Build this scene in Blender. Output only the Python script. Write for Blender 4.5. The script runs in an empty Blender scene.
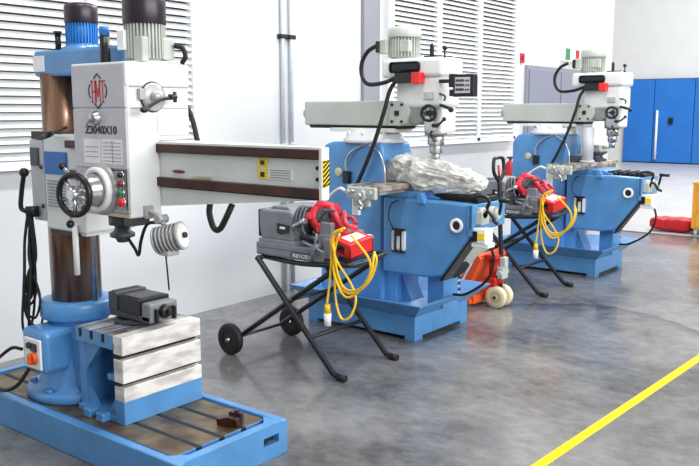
import bpy, bmesh, math, random
from mathutils import Vector, Matrix
random.seed(4)
PI = math.pi
SC = bpy.context.scene
COL = SC.collection

# ------------------------------------------------------------------ materials
def lin(c):
    out = []
    for x in c[:3]:
        x = x / 255.0
        out.append(x / 12.92 if x <= 0.04045 else ((x + 0.055) / 1.055) ** 2.4)
    return (*out, 1.0)

def pmat(name, col, rough=0.5, metal=0.0, var=0.0, scale=6.0, col2=None, bump=0.0, bscale=60.0, stretch=None,
         coat=0.0, spec=0.5, alpha=1.0, trans=0.0, detail=4.0, lo=0.35, hi=0.65):
    m = bpy.data.materials.new(name); m.use_nodes = True
    nt = m.node_tree; N = nt.nodes; L = nt.links
    b = N['Principled BSDF']
    b.inputs['Roughness'].default_value = rough
    b.inputs['Metallic'].default_value = metal
    b.inputs['Coat Weight'].default_value = coat
    b.inputs['Specular IOR Level'].default_value = spec
    b.inputs['Alpha'].default_value = alpha
    b.inputs['Transmission Weight'].default_value = trans
    c1 = lin(col)
    b.inputs['Base Color'].default_value = c1
    tc = N.new('ShaderNodeTexCoord'); mp = N.new('ShaderNodeMapping')
    L.new(tc.outputs['Object'], mp.inputs['Vector'])
    if stretch: mp.inputs['Scale'].default_value = stretch
    if var > 0 or col2:
        nz = N.new('ShaderNodeTexNoise'); nz.inputs['Scale'].default_value = scale; nz.inputs['Detail'].default_value = detail
        L.new(mp.outputs['Vector'], nz.inputs['Vector'])
        rp = N.new('ShaderNodeValToRGB')
        rp.color_ramp.elements[0].position = lo; rp.color_ramp.elements[1].position = hi
        if col2: a, c = c1, lin(col2)
        else:
            a = tuple(x * (1 - var) for x in c1[:3]) + (1,); c = tuple(min(1, x * (1 + var)) for x in c1[:3]) + (1,)
        rp.color_ramp.elements[0].color = a; rp.color_ramp.elements[1].color = c
        L.new(nz.outputs['Fac'], rp.inputs['Fac']); L.new(rp.outputs['Color'], b.inputs['Base Color'])
    if bump > 0:
        n2 = N.new('ShaderNodeTexNoise'); n2.inputs['Scale'].default_value = bscale; n2.inputs['Detail'].default_value = 5
        L.new(mp.outputs['Vector'], n2.inputs['Vector'])
        bp = N.new('ShaderNodeBump'); bp.inputs['Strength'].default_value = bump; bp.inputs['Distance'].default_value = 0.01
        L.new(n2.outputs['Fac'], bp.inputs['Height']); L.new(bp.outputs['Normal'], b.inputs['Normal'])
    return m

M = dict(
    blue=pmat('blue_machine_paint', (82, 142, 198), .38, var=.10, scale=5, bump=.05, bscale=30, coat=.2),
    bluemotor=pmat('bright_blue_motor_paint', (40, 126, 200), .4, var=.08, scale=8),
    white=pmat('white_machine_paint', (226, 230, 228), .38, var=.04, scale=6, coat=.2),
    panel=pmat('grey_panel_paint', (196, 197, 204), .4, var=.05, scale=9),
    panel2=pmat('brushed_control_panel', (172, 173, 172), .38, .2, var=.08, scale=14, stretch=(1, 1, 6)),
    cream=pmat('cream_strip', (208, 196, 160), .5, var=.1),
    ramgrey=pmat('pale_green_grey_paint', (186, 192, 184), .42, var=.05, scale=5),
    motorgrey=pmat('pale_grey_green_motor_paint', (188, 194, 186), .42, var=.1, scale=10),
    greengrey=pmat('green_grey_casting', (146, 156, 146), .45, var=.12, scale=12),
    steel=pmat('bright_steel', (200, 200, 202), .28, 1, var=.12, scale=20),
    column=pmat('oiled_brown_column_steel', (150, 112, 84), .3, .55, col2=(84, 52, 42), scale=7, stretch=(3, 3, .4), detail=6, coat=.3),
    brown=pmat('oiled_brown_slideway', (74, 36, 26), .35, .3, col2=(44, 22, 18), scale=9, detail=6),
    bed=pmat('oil_stained_bed_plate', (124, 112, 86), .42, .45, col2=(88, 66, 48), scale=9, detail=8, bump=.1),
    tabletop=pmat('rusty_brown_table_steel', (206, 198, 188), .4, .4, col2=(120, 98, 82), scale=9, detail=8),
    bare=pmat('scraped_pale_steel', (236, 234, 230), .42, .1, col2=(196, 190, 184), scale=7, stretch=(1, 1, 3), detail=8, lo=.42, hi=.62),
    black=pmat('black_plastic', (20, 20, 23), .4, var=.15),
    cap=pmat('dark_motor_cover', (40, 30, 40), .35, var=.15, scale=12),
    rubber=pmat('black_rubber', (16, 16, 17), .6, var=.2, scale=20),
    tube=pmat('black_powder_coat', (26, 27, 30), .38, var=.15),
    dark=pmat('dark_recess', (24, 26, 30), .7, var=.1),
    darkgrey=pmat('dark_grey_casting', (74, 76, 82), .4, .25, var=.15, scale=14),
    grey=pmat('mid_grey_casting', (122, 125, 132), .42, var=.1, scale=12),
    red=pmat('red_plastic', (222, 40, 42), .38, var=.08),
    red2=pmat('red_cast_paint', (206, 34, 50), .4, var=.15, scale=18),
    maroon=pmat('maroon_button', (130, 30, 46), .4, var=.05),
    green=pmat('green_button', (20, 130, 86), .4, var=.05),
    yellow=pmat('yellow_cable_sheath', (240, 196, 30), .42, var=.08, scale=20),
    tape=pmat('yellow_floor_tape', (238, 202, 0), .7, var=.06, scale=5, spec=.2),
    yellowp=pmat('yellow_label', (250, 222, 20), .5, var=.05),
    labelwhite=pmat('white_label', (240, 240, 240), .5, var=.03),
    labelink=pmat('printed_grey_table', (150, 152, 160), .5, var=.1, scale=40),
    orange=pmat('orange_truck_paint', (232, 92, 34), .38, var=.12, scale=10),
    redtruck=pmat('red_truck_paint', (196, 38, 28), .4, var=.2, scale=10),
    creamwheel=pmat('cream_polyurethane_tread', (236, 226, 190), .45, var=.08),
    cabinet=pmat('yellow_orange_cabinet_paint', (240, 166, 50), .42, var=.08),
    bag=pmat('red_bag_fabric', (190, 22, 26), .6, var=.15, scale=8, bump=.3, bscale=14),
    wall=pmat('white_wall_paint', (212, 215, 217), .55, var=.02, scale=2, bump=.02, bscale=90),
    farwall=pmat('pale_grey_wall_paint', (212, 214, 216), .6, var=.02, scale=2),
    pilaster=pmat('grey_lavender_paint', (140, 142, 150), .55, var=.03, scale=3),
    louvre=pmat('white_louvre_enamel', (240, 242, 243), .4, var=.02),
    louvregap=pmat('dark_louvre_gap', (62, 63, 66), .7, var=.1),
    greydoor=pmat('lavender_grey_door_paint', (132, 136, 154), .5, var=.03, scale=3),
    bluedoor=pmat('royal_blue_door_paint', (34, 110, 194), .42, var=.06, scale=2),
    farfloor=pmat('pale_concrete_floor', (180, 178, 173), .35, var=.08, scale=1.2, coat=.1),
    conduit=pmat('galvanised_conduit', (206, 212, 218), .35, .3, var=.05),
    signgreen=pmat('sign_green', (60, 140, 96), .5, var=.05),
    signred=pmat('sign_red', (190, 40, 50), .5, var=.05),
)

def plastic_wrap():
    m = bpy.data.materials.new('crumpled_clear_plastic'); m.use_nodes = True
    nt = m.node_tree; N = nt.nodes; L = nt.links; b = N['Principled BSDF']
    b.inputs['Base Color'].default_value = lin((232, 230, 222)); b.inputs['Roughness'].default_value = .16
    b.inputs['Specular IOR Level'].default_value = .8; b.inputs['Alpha'].default_value = .5
    b.inputs['Coat Weight'].default_value = .5
    tc = N.new('ShaderNodeTexCoord'); nz = N.new('ShaderNodeTexNoise'); nz.inputs['Scale'].default_value = 9; nz.inputs['Detail'].default_value = 4
    L.new(tc.outputs['Object'], nz.inputs['Vector'])
    bp = N.new('ShaderNodeBump'); bp.inputs['Strength'].default_value = .5; bp.inputs['Distance'].default_value = .03
    L.new(nz.outputs['Fac'], bp.inputs['Height']); L.new(bp.outputs['Normal'], b.inputs['Normal'])
    rp = N.new('ShaderNodeValToRGB'); rp.color_ramp.elements[0].position = .38; rp.color_ramp.elements[1].position = .62
    rp.color_ramp.elements[0].color = (.25, .25, .25, 1); rp.color_ramp.elements[1].color = (.85, .85, .85, 1)
    L.new(nz.outputs['Fac'], rp.inputs['Fac']); L.new(rp.outputs['Color'], b.inputs['Alpha'])
    return m
M['wrap'] = plastic_wrap()

DARK_ARC = (5.70, 2.50, 1.09)
def floor_mat():
    m = bpy.data.materials.new('polished_epoxy_concrete'); m.use_nodes = True
    nt = m.node_tree; N = nt.nodes; L = nt.links; b = N['Principled BSDF']
    tc = N.new('ShaderNodeTexCoord')
    n1 = N.new('ShaderNodeTexNoise'); n1.inputs['Scale'].default_value = 1.5; n1.inputs['Detail'].default_value = 8; n1.inputs['Roughness'].default_value = .65
    n2 = N.new('ShaderNodeTexNoise'); n2.inputs['Scale'].default_value = 11; n2.inputs['Detail'].default_value = 8; n2.inputs['Roughness'].default_value = .7
    mp = N.new('ShaderNodeMapping'); mp.inputs['Scale'].default_value = (1, .7, 1)
    L.new(tc.outputs['Object'], mp.inputs['Vector'])
    L.new(mp.outputs['Vector'], n1.inputs['Vector']); L.new(mp.outputs['Vector'], n2.inputs['Vector'])
    mx = N.new('ShaderNodeMath'); mx.operation = 'MULTIPLY_ADD'; mx.inputs[1].default_value = .55
    L.new(n2.outputs['Fac'], mx.inputs[0]); L.new(n1.outputs['Fac'], mx.inputs[2])
    rp = N.new('ShaderNodeValToRGB')
    e = rp.color_ramp.elements; e[0].position = .55; e[1].position = 1.02
    e[0].color = lin((72, 72, 74)); e[1].color = lin((140, 139, 138))
    L.new(mx.outputs[0], rp.inputs['Fac'])
    # a curved dark band with a wobbly edge, fading inwards
    vd = N.new('ShaderNodeVectorMath'); vd.operation = 'DISTANCE'; vd.inputs[1].default_value = DARK_ARC[:2] + (0,)
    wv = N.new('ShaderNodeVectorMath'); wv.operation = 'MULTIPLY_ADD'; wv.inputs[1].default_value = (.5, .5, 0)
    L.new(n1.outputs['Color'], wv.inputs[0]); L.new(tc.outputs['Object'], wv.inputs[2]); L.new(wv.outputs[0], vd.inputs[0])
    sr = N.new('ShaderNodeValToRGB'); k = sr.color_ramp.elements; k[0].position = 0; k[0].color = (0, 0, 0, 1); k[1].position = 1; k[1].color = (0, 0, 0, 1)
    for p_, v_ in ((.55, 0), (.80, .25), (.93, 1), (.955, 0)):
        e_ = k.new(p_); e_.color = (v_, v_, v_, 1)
    dv = N.new('ShaderNodeMath'); dv.operation = 'DIVIDE'; dv.inputs[1].default_value = DARK_ARC[2]
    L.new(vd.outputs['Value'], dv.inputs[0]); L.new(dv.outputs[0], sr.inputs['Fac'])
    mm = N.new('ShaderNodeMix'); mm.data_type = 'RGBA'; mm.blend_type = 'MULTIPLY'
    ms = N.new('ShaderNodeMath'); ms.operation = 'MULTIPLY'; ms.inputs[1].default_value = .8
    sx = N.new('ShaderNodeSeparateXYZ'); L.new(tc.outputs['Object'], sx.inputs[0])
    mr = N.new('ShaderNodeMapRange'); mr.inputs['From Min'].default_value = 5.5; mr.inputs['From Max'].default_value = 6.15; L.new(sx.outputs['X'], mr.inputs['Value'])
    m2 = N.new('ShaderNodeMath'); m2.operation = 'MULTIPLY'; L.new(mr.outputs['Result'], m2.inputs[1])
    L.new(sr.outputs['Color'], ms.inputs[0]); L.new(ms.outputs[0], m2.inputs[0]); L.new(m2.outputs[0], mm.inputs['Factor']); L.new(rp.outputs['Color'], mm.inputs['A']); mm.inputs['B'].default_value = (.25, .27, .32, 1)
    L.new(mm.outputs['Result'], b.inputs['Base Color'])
    r2 = N.new('ShaderNodeMapRange'); r2.inputs['To Min'].default_value = .10; r2.inputs['To Max'].default_value = .24
    L.new(n1.outputs['Fac'], r2.inputs['Value']); L.new(r2.outputs['Result'], b.inputs['Roughness'])
    b.inputs['Specular IOR Level'].default_value = .5
    return m
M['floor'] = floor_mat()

# ------------------------------------------------------------------ mesh builder
ORG = {}
class MB:
    def __init__(s): s.v = []; s.f = []; s.mi = []; s.sm = []; s.T = None
    def add(s, vs, fs, mi=0, smooth=False):
        n = len(s.v)
        if s.T is not None: vs = [s.T @ Vector(v) for v in vs]
        s.v += [tuple(v) for v in vs]
        for k, f in enumerate(fs):
            s.f.append(tuple(i + n for i in f))
            s.mi.append(mi[k] if isinstance(mi, list) else mi); s.sm.append(smooth)
        return s
    def bmadd(s, bm, mi=0, smooth=False):
        bm.verts.index_update()
        s.add([v.co.copy() for v in bm.verts], [[v.index for v in f.verts] for f in bm.faces], mi, smooth); bm.free(); return s
    def box(s, x0, x1, y0, y1, z0, z1, b=0.0, mi=0, top=None, seg=2):
        x0, x1 = min(x0, x1), max(x0, x1); y0, y1 = min(y0, y1), max(y0, y1); z0, z1 = min(z0, z1), max(z0, z1)
        V = [(x0,y0,z0),(x1,y0,z0),(x1,y1,z0),(x0,y1,z0),(x0,y0,z1),(x1,y0,z1),(x1,y1,z1),(x0,y1,z1)]
        F = [(3,2,1,0),(4,5,6,7),(0,1,5,4),(1,2,6,5),(2,3,7,6),(3,0,4,7)]
        if b <= 0:
            return s.add(V, F, [mi, mi if top is None else top, mi, mi, mi, mi])
        bm = bmesh.new(); vs = [bm.verts.new(v) for v in V]
        for f in F: bm.faces.new([vs[i] for i in f])
        bmesh.ops.bevel(bm, geom=bm.edges[:], offset=b, segments=seg, affect='EDGES', profile=.5)
        if top is not None:
            mis = [top if f.normal.z > .9 or (f.calc_center_median().z > z1 - 1e-5) else mi for f in bm.faces]
            return s.bmadd(bm, mis)
        return s.bmadd(bm, mi)
    def frame(s, ax):
        ax = Vector(ax).normalized(); t = Vector((0, 0, 1)) if abs(ax.z) < .9 else Vector((1, 0, 0))
        u = ax.cross(t).normalized(); return ax, u, ax.cross(u).normalized()
    def lathe(s, prof, o, ax=(0, 0, 1), seg=24, mi=0, smooth=True):
        ax, u, w = s.frame(ax); o = Vector(o)
        for (r0, z0), (r1, z1) in zip(prof, prof[1:]):
            vs = []; fs = []
            for r, z in ((r0, z0), (r1, z1)):
                for k in range(seg):
                    a = 2 * PI * k / seg; vs.append(o + ax * z + (u * math.cos(a) + w * math.sin(a)) * max(r, 1e-5))
            for k in range(seg):
                j = (k + 1) % seg; fs.append((k, j, seg + j, seg + k))
            s.add(vs, fs, mi, smooth)
        return s
    def cyl(s, p0, p1, r0, r1=None, seg=20, mi=0, smooth=True):
        p0 = Vector(p0); p1 = Vector(p1); h = (p1 - p0).length; r1 = r0 if r1 is None else r1
        s.lathe([(r0, 0), (r1, h)], p0, p1 - p0, seg, mi, smooth)
        ax, u, w = s.frame(p1 - p0)
        for r, z, fl in ((r0, 0, 0), (r1, h, 1)):
            if r > 1e-4:
                vs = [p0 + ax * z + (u * math.cos(2*PI*k/seg) + w * math.sin(2*PI*k/seg)) * r for k in range(seg)]
                s.add(vs, [tuple(reversed(range(seg))) if fl == 0 else tuple(range(seg))], mi)
        return s
    def tube(s, pts, r, seg=8, mi=0, sub=6, closed=False, smooth=True):
        P = [Vector(p) for p in pts]; n = len(P); Q = []
        if sub > 1 and n > 2:
            for i in range(n if closed else n - 1):
                if closed: a, b, c, d = P[(i-1) % n], P[i], P[(i+1) % n], P[(i+2) % n]
                else:
                    b, c = P[i], P[i+1]; a = P[i-1] if i else b*2 - c; d = P[i+2] if i + 2 < n else c*2 - b
                for k in range(sub):
                    t = k / sub
                    Q.append(.5*((2*b) + (c-a)*t + (2*a-5*b+4*c-d)*t*t + (3*b-a-3*c+d)*t**3))
            if not closed: Q.append(P[-1])
        else: Q = P
        m = len(Q); vs = []; fs = []; pu = None
        for i, q in enumerate(Q):
            if closed: tg = Q[(i+1) % m] - Q[i-1]
            else: tg = Q[min(i+1, m-1)] - Q[max(i-1, 0)]
            tg.normalize()
            if pu is None: _, pu, _ = s.frame(tg)
            pu = (pu - tg * pu.dot(tg)).normalized(); w = tg.cross(pu)
            for k in range(seg):
                a = 2*PI*k/seg; vs.append(q + (pu*math.cos(a) + w*math.sin(a)) * r)
        for i in range(m if closed else m - 1):
            for k in range(seg):
                j = (k+1) % seg; i2 = (i+1) % m
                fs.append((i*seg+k, i*seg+j, i2*seg+j, i2*seg+k))
        s.add(vs, fs, mi, smooth)
        if not closed:
            s.add(vs[:seg], [tuple(reversed(range(seg)))], mi); s.add(vs[-seg:], [tuple(range(seg))], mi)
        return s
    def prism(s, poly, axis, a0, a1, b=0.0, mi=0, seg=2):
        def P(p, a): return (a, p[0], p[1]) if axis == 'X' else ((p[0], a, p[1]) if axis == 'Y' else (p[0], p[1], a))
        n = len(poly); bm = bmesh.new()
        lo = [bm.verts.new(P(p, a0)) for p in poly]; hi = [bm.verts.new(P(p, a1)) for p in poly]
        bm.faces.new(lo); bm.faces.new(list(reversed(hi)))
        for i in range(n): bm.faces.new((lo[i], hi[i], hi[(i+1) % n], lo[(i+1) % n]))
        bmesh.ops.recalc_face_normals(bm, faces=bm.faces[:])
        if b > 0: bmesh.ops.bevel(bm, geom=bm.edges[:], offset=b, segments=seg, affect='EDGES', profile=.5)
        return s.bmadd(bm, mi)
    def torus(s, c, ax, R, r, seg=28, rs=8, mi=0):
        ax, u, w = s.frame(ax); c = Vector(c)
        return s.tube([c + (u*math.cos(2*PI*k/seg) + w*math.sin(2*PI*k/seg))*R for k in range(seg)], r, rs, mi, 1, True)
    def ball(s, c, r, mi=0, seg=14, sc=(1, 1, 1)):
        c = Vector(c); vs = []; fs = []; h = seg // 2
        for i in range(h + 1):
            t = PI * i / h
            for k in range(seg):
                a = 2*PI*k/seg; vs.append((c.x + r*sc[0]*math.sin(t)*math.cos(a), c.y + r*sc[1]*math.sin(t)*math.sin(a), c.z + r*sc[2]*math.cos(t)))
        for i in range(h):
            for k in range(seg):
                j = (k+1) % seg; fs.append((i*seg+k, (i+1)*seg+k, (i+1)*seg+j, i*seg+j))
        return s.add(vs, fs, mi, True)
    def build(s, name, mats, parent=None, label=None, org=None):
        o3 = Vector(org) if org is not None else (ORG.get(parent.name, Vector((0, 0, 0))) if parent else Vector((0, 0, 0)))
        me = bpy.data.meshes.new(name)
        me.from_pydata([tuple(Vector(v) - o3) for v in s.v], [], s.f)
        if not isinstance(mats, (list, tuple)): mats = [mats]
        for m in mats: me.materials.append(m)
        me.polygons.foreach_set('material_index', s.mi); me.polygons.foreach_set('use_smooth', s.sm)
        bm = bmesh.new(); bm.from_mesh(me)
        bmesh.ops.remove_doubles(bm, verts=bm.verts[:], dist=1e-6)
        bmesh.ops.recalc_face_normals(bm, faces=bm.faces[:])
        bm.to_mesh(me); bm.free(); me.update()
        o = bpy.data.objects.new(name, me); COL.objects.link(o)
        if parent: o.parent = parent
        else: o.location = o3
        ORG[o.name] = o3
        if label: o['label'] = label
        return o

def tag(o, label, cat, group=None):
    o['label'] = label; o['category'] = cat
    if group: o['group'] = group
    return o
def thing(name, label, cat, loc, group=None):
    o = bpy.data.objects.new(name, None); COL.objects.link(o); o.location = loc
    o.empty_display_size = .1; ORG[o.name] = Vector(loc)
    return tag(o, label, cat, group)
def struct(o): o['kind'] = 'structure'; return o
def kids(o): return [c for c in bpy.data.objects if c.parent == o]
def copy_tree(o, off=(0, 0, 0), parent=None):
    ch = kids(o); c = o.copy(); COL.objects.link(c)
    if parent: c.parent = parent
    else: c.location = Vector(o.location) + Vector(off)
    for k in ch: copy_tree(k, (0, 0, 0), c)
    return c
def text(name, body, size, loc, right, up, mat, parent, sx=1.0, extrude=.0012, label=None, align='CENTER', bold=0.0):
    cu = bpy.data.curves.new(name + '_curve', 'FONT'); cu.body = body; cu.size = size; cu.extrude = extrude
    cu.align_x = align; cu.align_y = 'CENTER'; cu.resolution_u = 3; cu.offset = bold
    t = bpy.data.objects.new(name + '_tmp', cu); COL.objects.link(t)
    dg = bpy.context.evaluated_depsgraph_get(); dg.update()
    me = bpy.data.meshes.new_from_object(t.evaluated_get(dg))
    bpy.data.objects.remove(t)
    r = Vector(right); u = Vector(up); n = r.cross(u)
    o3 = ORG[parent.name]; L = Vector(loc) - o3
    for v in me.vertices: v.co = L + r*v.co.x*sx + u*v.co.y + n*v.co.z
    me.materials.clear(); me.materials.append(mat)
    o = bpy.data.objects.new(name, me); COL.objects.link(o); o.parent = parent; ORG[o.name] = o3
    if label: o['label'] = label
    return o
RX, RY = (0, -1, 0), (1, 0, 0)     # reading direction on a face looking -X / -Y
UP = (0, 0, 1)

# ------------------------------------------------------------------ the setting
WY = 4.9
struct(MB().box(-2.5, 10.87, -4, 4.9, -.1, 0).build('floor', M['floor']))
struct(MB().box(10.87, 26, -9, 12, -.1, 0).build('floor_far', M['farfloor']))
struct(MB().box(10.84, 10.90, -4, 4.9, -.1, .004).build('trim_1', M['louvregap']))
struct(MB().box(-2.5, 12.94, 4.9, 5.15, 0, 4.6).build('wall_left', M['wall']))
struct(MB().box(26, 26.2, -9, 12, 0, 6).build('wall_far', M['farwall']))
struct(MB().box(6.40, 6.66, 4.86, 4.9, 0, 4.6).build('trim_2', M['pilaster']))

def louvre(n, xs, zb, zt):
    """panels between successive xs"""
    fr = MB()
    x0, x1 = xs[0], xs[-1]
    for i, x in enumerate(xs):
        w = .035 if 0 < i < len(xs) - 1 else .05
        fr.box(x - w, x + w, 4.82, 4.9, zb, zt)
    fr.box(x0, x1, 4.82, 4.9, zb - .02, zb + .035); fr.box(x0, x1, 4.82, 4.9, zt - .05, zt + .03)
    root = fr.build('window_%d' % n, M['louvre']); struct(root)
    for a, b in zip(xs, xs[1:]):
        s = MB(); z = zb + .04
        while z < zt - .06:
            s.prism([(4.828, z + .004), (4.833, z), (4.884, z + .041), (4.878, z + .046)], 'X', a + .03, b - .03); z += .0505
        s.box(a, b, 4.889, 4.899, zb, zt, mi=1)
        s.build('louvre_panel', [M['louvre'], M['louvregap']], root)
louvre(1, [1.60, 2.48, 3.35, 4.26], 1.25, 3.3)
louvre(2, [6.80, 7.71, 8.60, 9.54], 1.25, 3.3)

d = struct(MB().box(9.90, 12.16, 4.86, 4.9, 0, 2.19).build('door_1', M['pilaster']))
for a, b in ((9.95, 10.91), (10.945, 12.11)):
    MB().box(a, b, 4.845, 4.862, .02, 2.14, .004).build('door_leaf', M['greydoor'], d)
d = struct(MB().box(25.9, 26, 5.6, 9.32, 0, 2.58).build('door_2', M['dark']))
for a, b in ((8.41, 9.30), (7.22, 8.39), (6.42, 7.20), (5.62, 6.40)):
    MB().box(25.84, 25.92, a, b, .03, 2.56, .01).build('door_leaf', M['bluedoor'], d)
MB().cyl((25.76, 8.26, .12), (25.76, 8.26, 1.62), .035, seg=10).box(25.76, 25.85, 8.24, 8.28, .3, .34).box(25.76, 25.85, 8.24, 8.28, 1.45, 1.5).build('door_handle', M['labelwhite'], d)
MB().box(25.78, 25.85, 7.80, 7.93, 1.2, 1.40, .01).build('door_lock', M['black'], d)

# things on the wall
for x, lb in ((5.265, 'left one of the two thin vertical conduits on the white wall'), (5.37, 'right one of the two thin vertical conduits on the white wall')):
    t = thing('conduit_pipe', lb, 'pipe', (x, 4.875, 0), 'conduits on the wall')
    MB().cyl((x, 4.875, .0), (x, 4.875, 4.5), .019, seg=10).build('pipe', M['conduit'], t)
    for z in (1.3, 2.23, 3.2):
        MB().box(x - .042, x + .042, 4.848, 4.9, z - .018, z + .018, .003).build('clip', M['dark' if z == 2.23 else 'conduit'], t)
t = thing('fire_alarm_call_point', 'small red square call point on the wall beside the louvred window', 'alarm', (9.76, 4.89, 2.22))
MB().box(9.70, 9.82, 4.86, 4.9, 2.21, 2.33, .006).build('housing', M['signred'], t)
MB().box(9.735, 9.785, 4.853, 4.862, 2.245, 2.295).build('push_plate', M['maroon'], t)
t = thing('wall_sign', 'small white sign with green and red panels above the grey door', 'sign', (11.3, 4.89, 2.3))
MB().box(11.02, 11.60, 4.85, 4.9, 2.29, 2.49, .005).build('board', M['labelwhite'], t)
MB().box(11.05, 11.20, 4.845, 4.852, 2.31, 2.47).build('green_panel', M['signgreen'], t, 'green panel')
MB().box(11.40, 11.52, 4.845, 4.852, 2.32, 2.46).build('red_panel', M['signred'], t, 'red panel')
t = thing('fire_extinguisher', 'small red fire extinguisher on the wall behind the pallet truck handle', 'fire extinguisher', (9.42, 4.82, .70))
MB().lathe([(0, .70), (.06, .70), (.068, .72), (.068, .90), (.05, .95), (.022, .98), (0, .98)], (9.42, 4.82, 0), seg=18).build('cylinder', M['signred'], t)
MB().cyl((9.42, 4.82, .975), (9.42, 4.82, 1.01), .018).box(9.37, 9.47, 4.81, 4.83, 1.0, 1.015).box(9.34, 9.46, 4.81, 4.83, 1.014, 1.03).build('valve', M['black'], t)
MB().box(9.38, 9.46, 4.875, 4.9, .78, .92).build('bracket', M['black'], t)

# yellow line on the floor: two lengths of tape with the joint visible
t = thing('floor_marking_line', 'long yellow tape line across the grey floor, bottom right', 'floor line', (4.4, 1.48, 0))
def strip(a, b, nm):
    MB().prism([(a[0], a[1]-.027), (b[0], b[1]-.027), (b[0], b[1]+.027), (a[0], a[1]+.027)], 'Z', .0003, .002).build(nm, M['tape'], t)
YL = (1.506, -.0482)
LOOP = [(2.22, 2.462, 1.23), (2.21, 2.455, 1.19), (2.20, 2.42, 1.138), (2.20, 2.385, 1.138), (2.20, 2.345, 1.19), (2.22, 2.332, 1.24)]
def yl(x): return YL[0] + (x - 3.29) * YL[1]
for a, b in ((1.2, 3.57), (3.574, 4.32), (4.324, 4.70), (4.704, 9.5)):
    strip((a, yl(a)), (b, yl(b)), 'tape')

# ------------------------------------------------------------------ radial drilling machine
D = thing('radial_drilling_machine', 'tall blue and white radial drilling machine with brown column and long arm, at left', 'drilling machine', (2.38, 3.67, 0))
m = MB()
bx0, bx1, by0, by1 = 2.05, 2.715, 2.51, 4.28
m.box(bx0 + .005, bx1 - .005, by0 + .045, by1 - .005, .001, .126)
for a, b in ((bx0 + .04, 2.555), (2.655, bx1 - .04)): m.box(a, b, by0 + .0012, by0 + .05, 0.001, .1645)
m.box(2.555, 2.655, by0 + .0012, by0 + .05, 0.001, .072); m.box(2.555, 2.655, by0 + .0012, by0 + .05, .112, .1645)
m.box(bx0, bx0 + .045, by0, by1, 0, .165, .006); m.box(bx1 - .045, bx1, by0, by1, 0, .165, .006)
m.box(bx0 + .04, bx1 - .04, by1 - .045, by1 - .001, .001, .1645)
m.prism([(bx0+.04, by0+.04), (bx0+.12, by0+.04), (bx0+.04, by0+.12)], 'Z', .1, .162)
m.prism([(bx1-.04, by0+.04), (bx1-.12, by0+.04), (bx1-.04, by0+.12)], 'Z', .1, .162)
base = m.build('base', M['blue'], D)
m = MB()
xs = [2.112, 2.236, 2.264, 2.371, 2.399, 2.506, 2.534, 2.658]
for a, b in zip(xs[::2], xs[1::2]): m.box(a, b, 2.605, 4.22, .12, .157, .003, 0, 1)
m.build('slotted_bed', [M['blue'], M['bed']], base, 'oil stained brown bed plate with three slots')
MB().box(2.2355, 2.2645, 2.603, 4.2, .12, .1545).box(2.3705, 2.3995, 2.603, 4.2, .12, .1545).box(2.5055, 2.5345, 2.603, 4.2, .12, .1545).build('slot_floor', M['dark'], base)
MB().box(2.556, 2.654, by0 + .035, by0 + .06, .074, .11).box(2.575, 2.60, by0 + .02, by0 + .04, .074, .11).build('lifting_recess', M['dark'], base)
# column base
m = MB(); c = (2.38, 3.67, 0)
m.lathe([(.0, .157), (.262, .157), (.268, .165), (.268, .195), (.26, .205), (.215, .21), (.205, .23), (.188, .34), (.165, .44), (.152, .49), (.150, .53), (.160, .55), (.180, .558), (.186, .568), (.186, .635), (.180, .645), (.13, .648), (0, .648)], c, seg=48)
for k in range(6):
    a = k * PI / 3 + .3; m.cyl((c[0] + .238*math.cos(a), c[1] + .238*math.sin(a), .2), (c[0] + .238*math.cos(a), c[1] + .238*math.sin(a), .228), .018, seg=6)
m.box(2.25, 2.50, 3.43, 3.60, .2, .52, .04)
cb = m.build('column_base', M['blue'], D)
m = MB().box(2.105, 2.30, 3.545, 3.755, .315, .535, .03, seg=3)
sb = m.build('switch_box', M['blue'], D)
MB().box(2.096, 2.11, 3.572, 3.715, .338, .492, .006).build('switch_plate', M['labelwhite'], sb, 'white switch plate')
MB().cyl((2.099, 3.625, .395), (2.075, 3.625, .395), .03).box(2.06, 2.08, 3.617, 3.633, .37, .42, .003).build('isolator_knob', M['orange'], sb, 'orange red isolator knob')
MB().cyl((2.098, 3.665, .455), (2.085, 3.665, .455), .016).build('indicator', M['black'], sb)
MB().box(2.09, 2.098, 3.60, 3.65, .430, .47).build('rating_plate', M['black'], sb)
# column
MB().cyl(c[:2] + (.645,), c[:2] + (1.78,), .125, seg=48).build('column', M['column'], D)
m = MB().box(2.262, 2.50, 3.03, 3.765, 1.765, 1.89, .015)
m.lathe([(.10, 1.885), (.10, 1.90), (.075, 1.91), (.075, 1.92)], (2.38, 3.52, 0), seg=32)
cap = m.build('column_cap', M['blue'], D)
MB().box(2.255, 2.264, 3.665, 3.755, 1.79, 1.865).build('sticker', M['labelwhite'], cap, 'white and yellow sticker')
m = MB().cyl((2.38, 3.52, 1.905), (2.38, 3.52, 2.02), .069, seg=36)
for k in range(32):
    a = 2*PI*k/32; m.T = Matrix.Translation((2.38, 3.52, 0)) @ Matrix.Rotation(a, 4, 'Z'); m.box(.065, .076, -.003, .003, 1.915, 2.02)
m.T = None
lm = m.build('lift_motor', M['bluemotor'], D)
MB().lathe([(.0, 2.015), (.077, 2.015), (.079, 2.02), (.079, 2.09), (.072, 2.105), (.05, 2.112), (0, 2.112)], (2.38, 3.52, 0), seg=36).build('motor_cover', M['cap'], lm, 'dark maroon black motor cover')
MB().cyl((2.3, 3.60, 1.885), (2.3, 3.60, 1.965), .014).cyl((2.3, 3.60, 1.965), (2.3, 3.60, 1.98), .02).build('oil_plug', M['black'], D)
MB().cyl((2.22, 3.115, 1.79), (2.22, 3.115, 1.925), .022, seg=18).build('screw_cover', M['black'], D)
MB().cyl((2.22, 3.115, 1.926), (2.22, 3.115, 1.965), .023, seg=18).build('screw_cap', M['bluemotor'], D, 'blue cap of the black screw cover')
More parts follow.
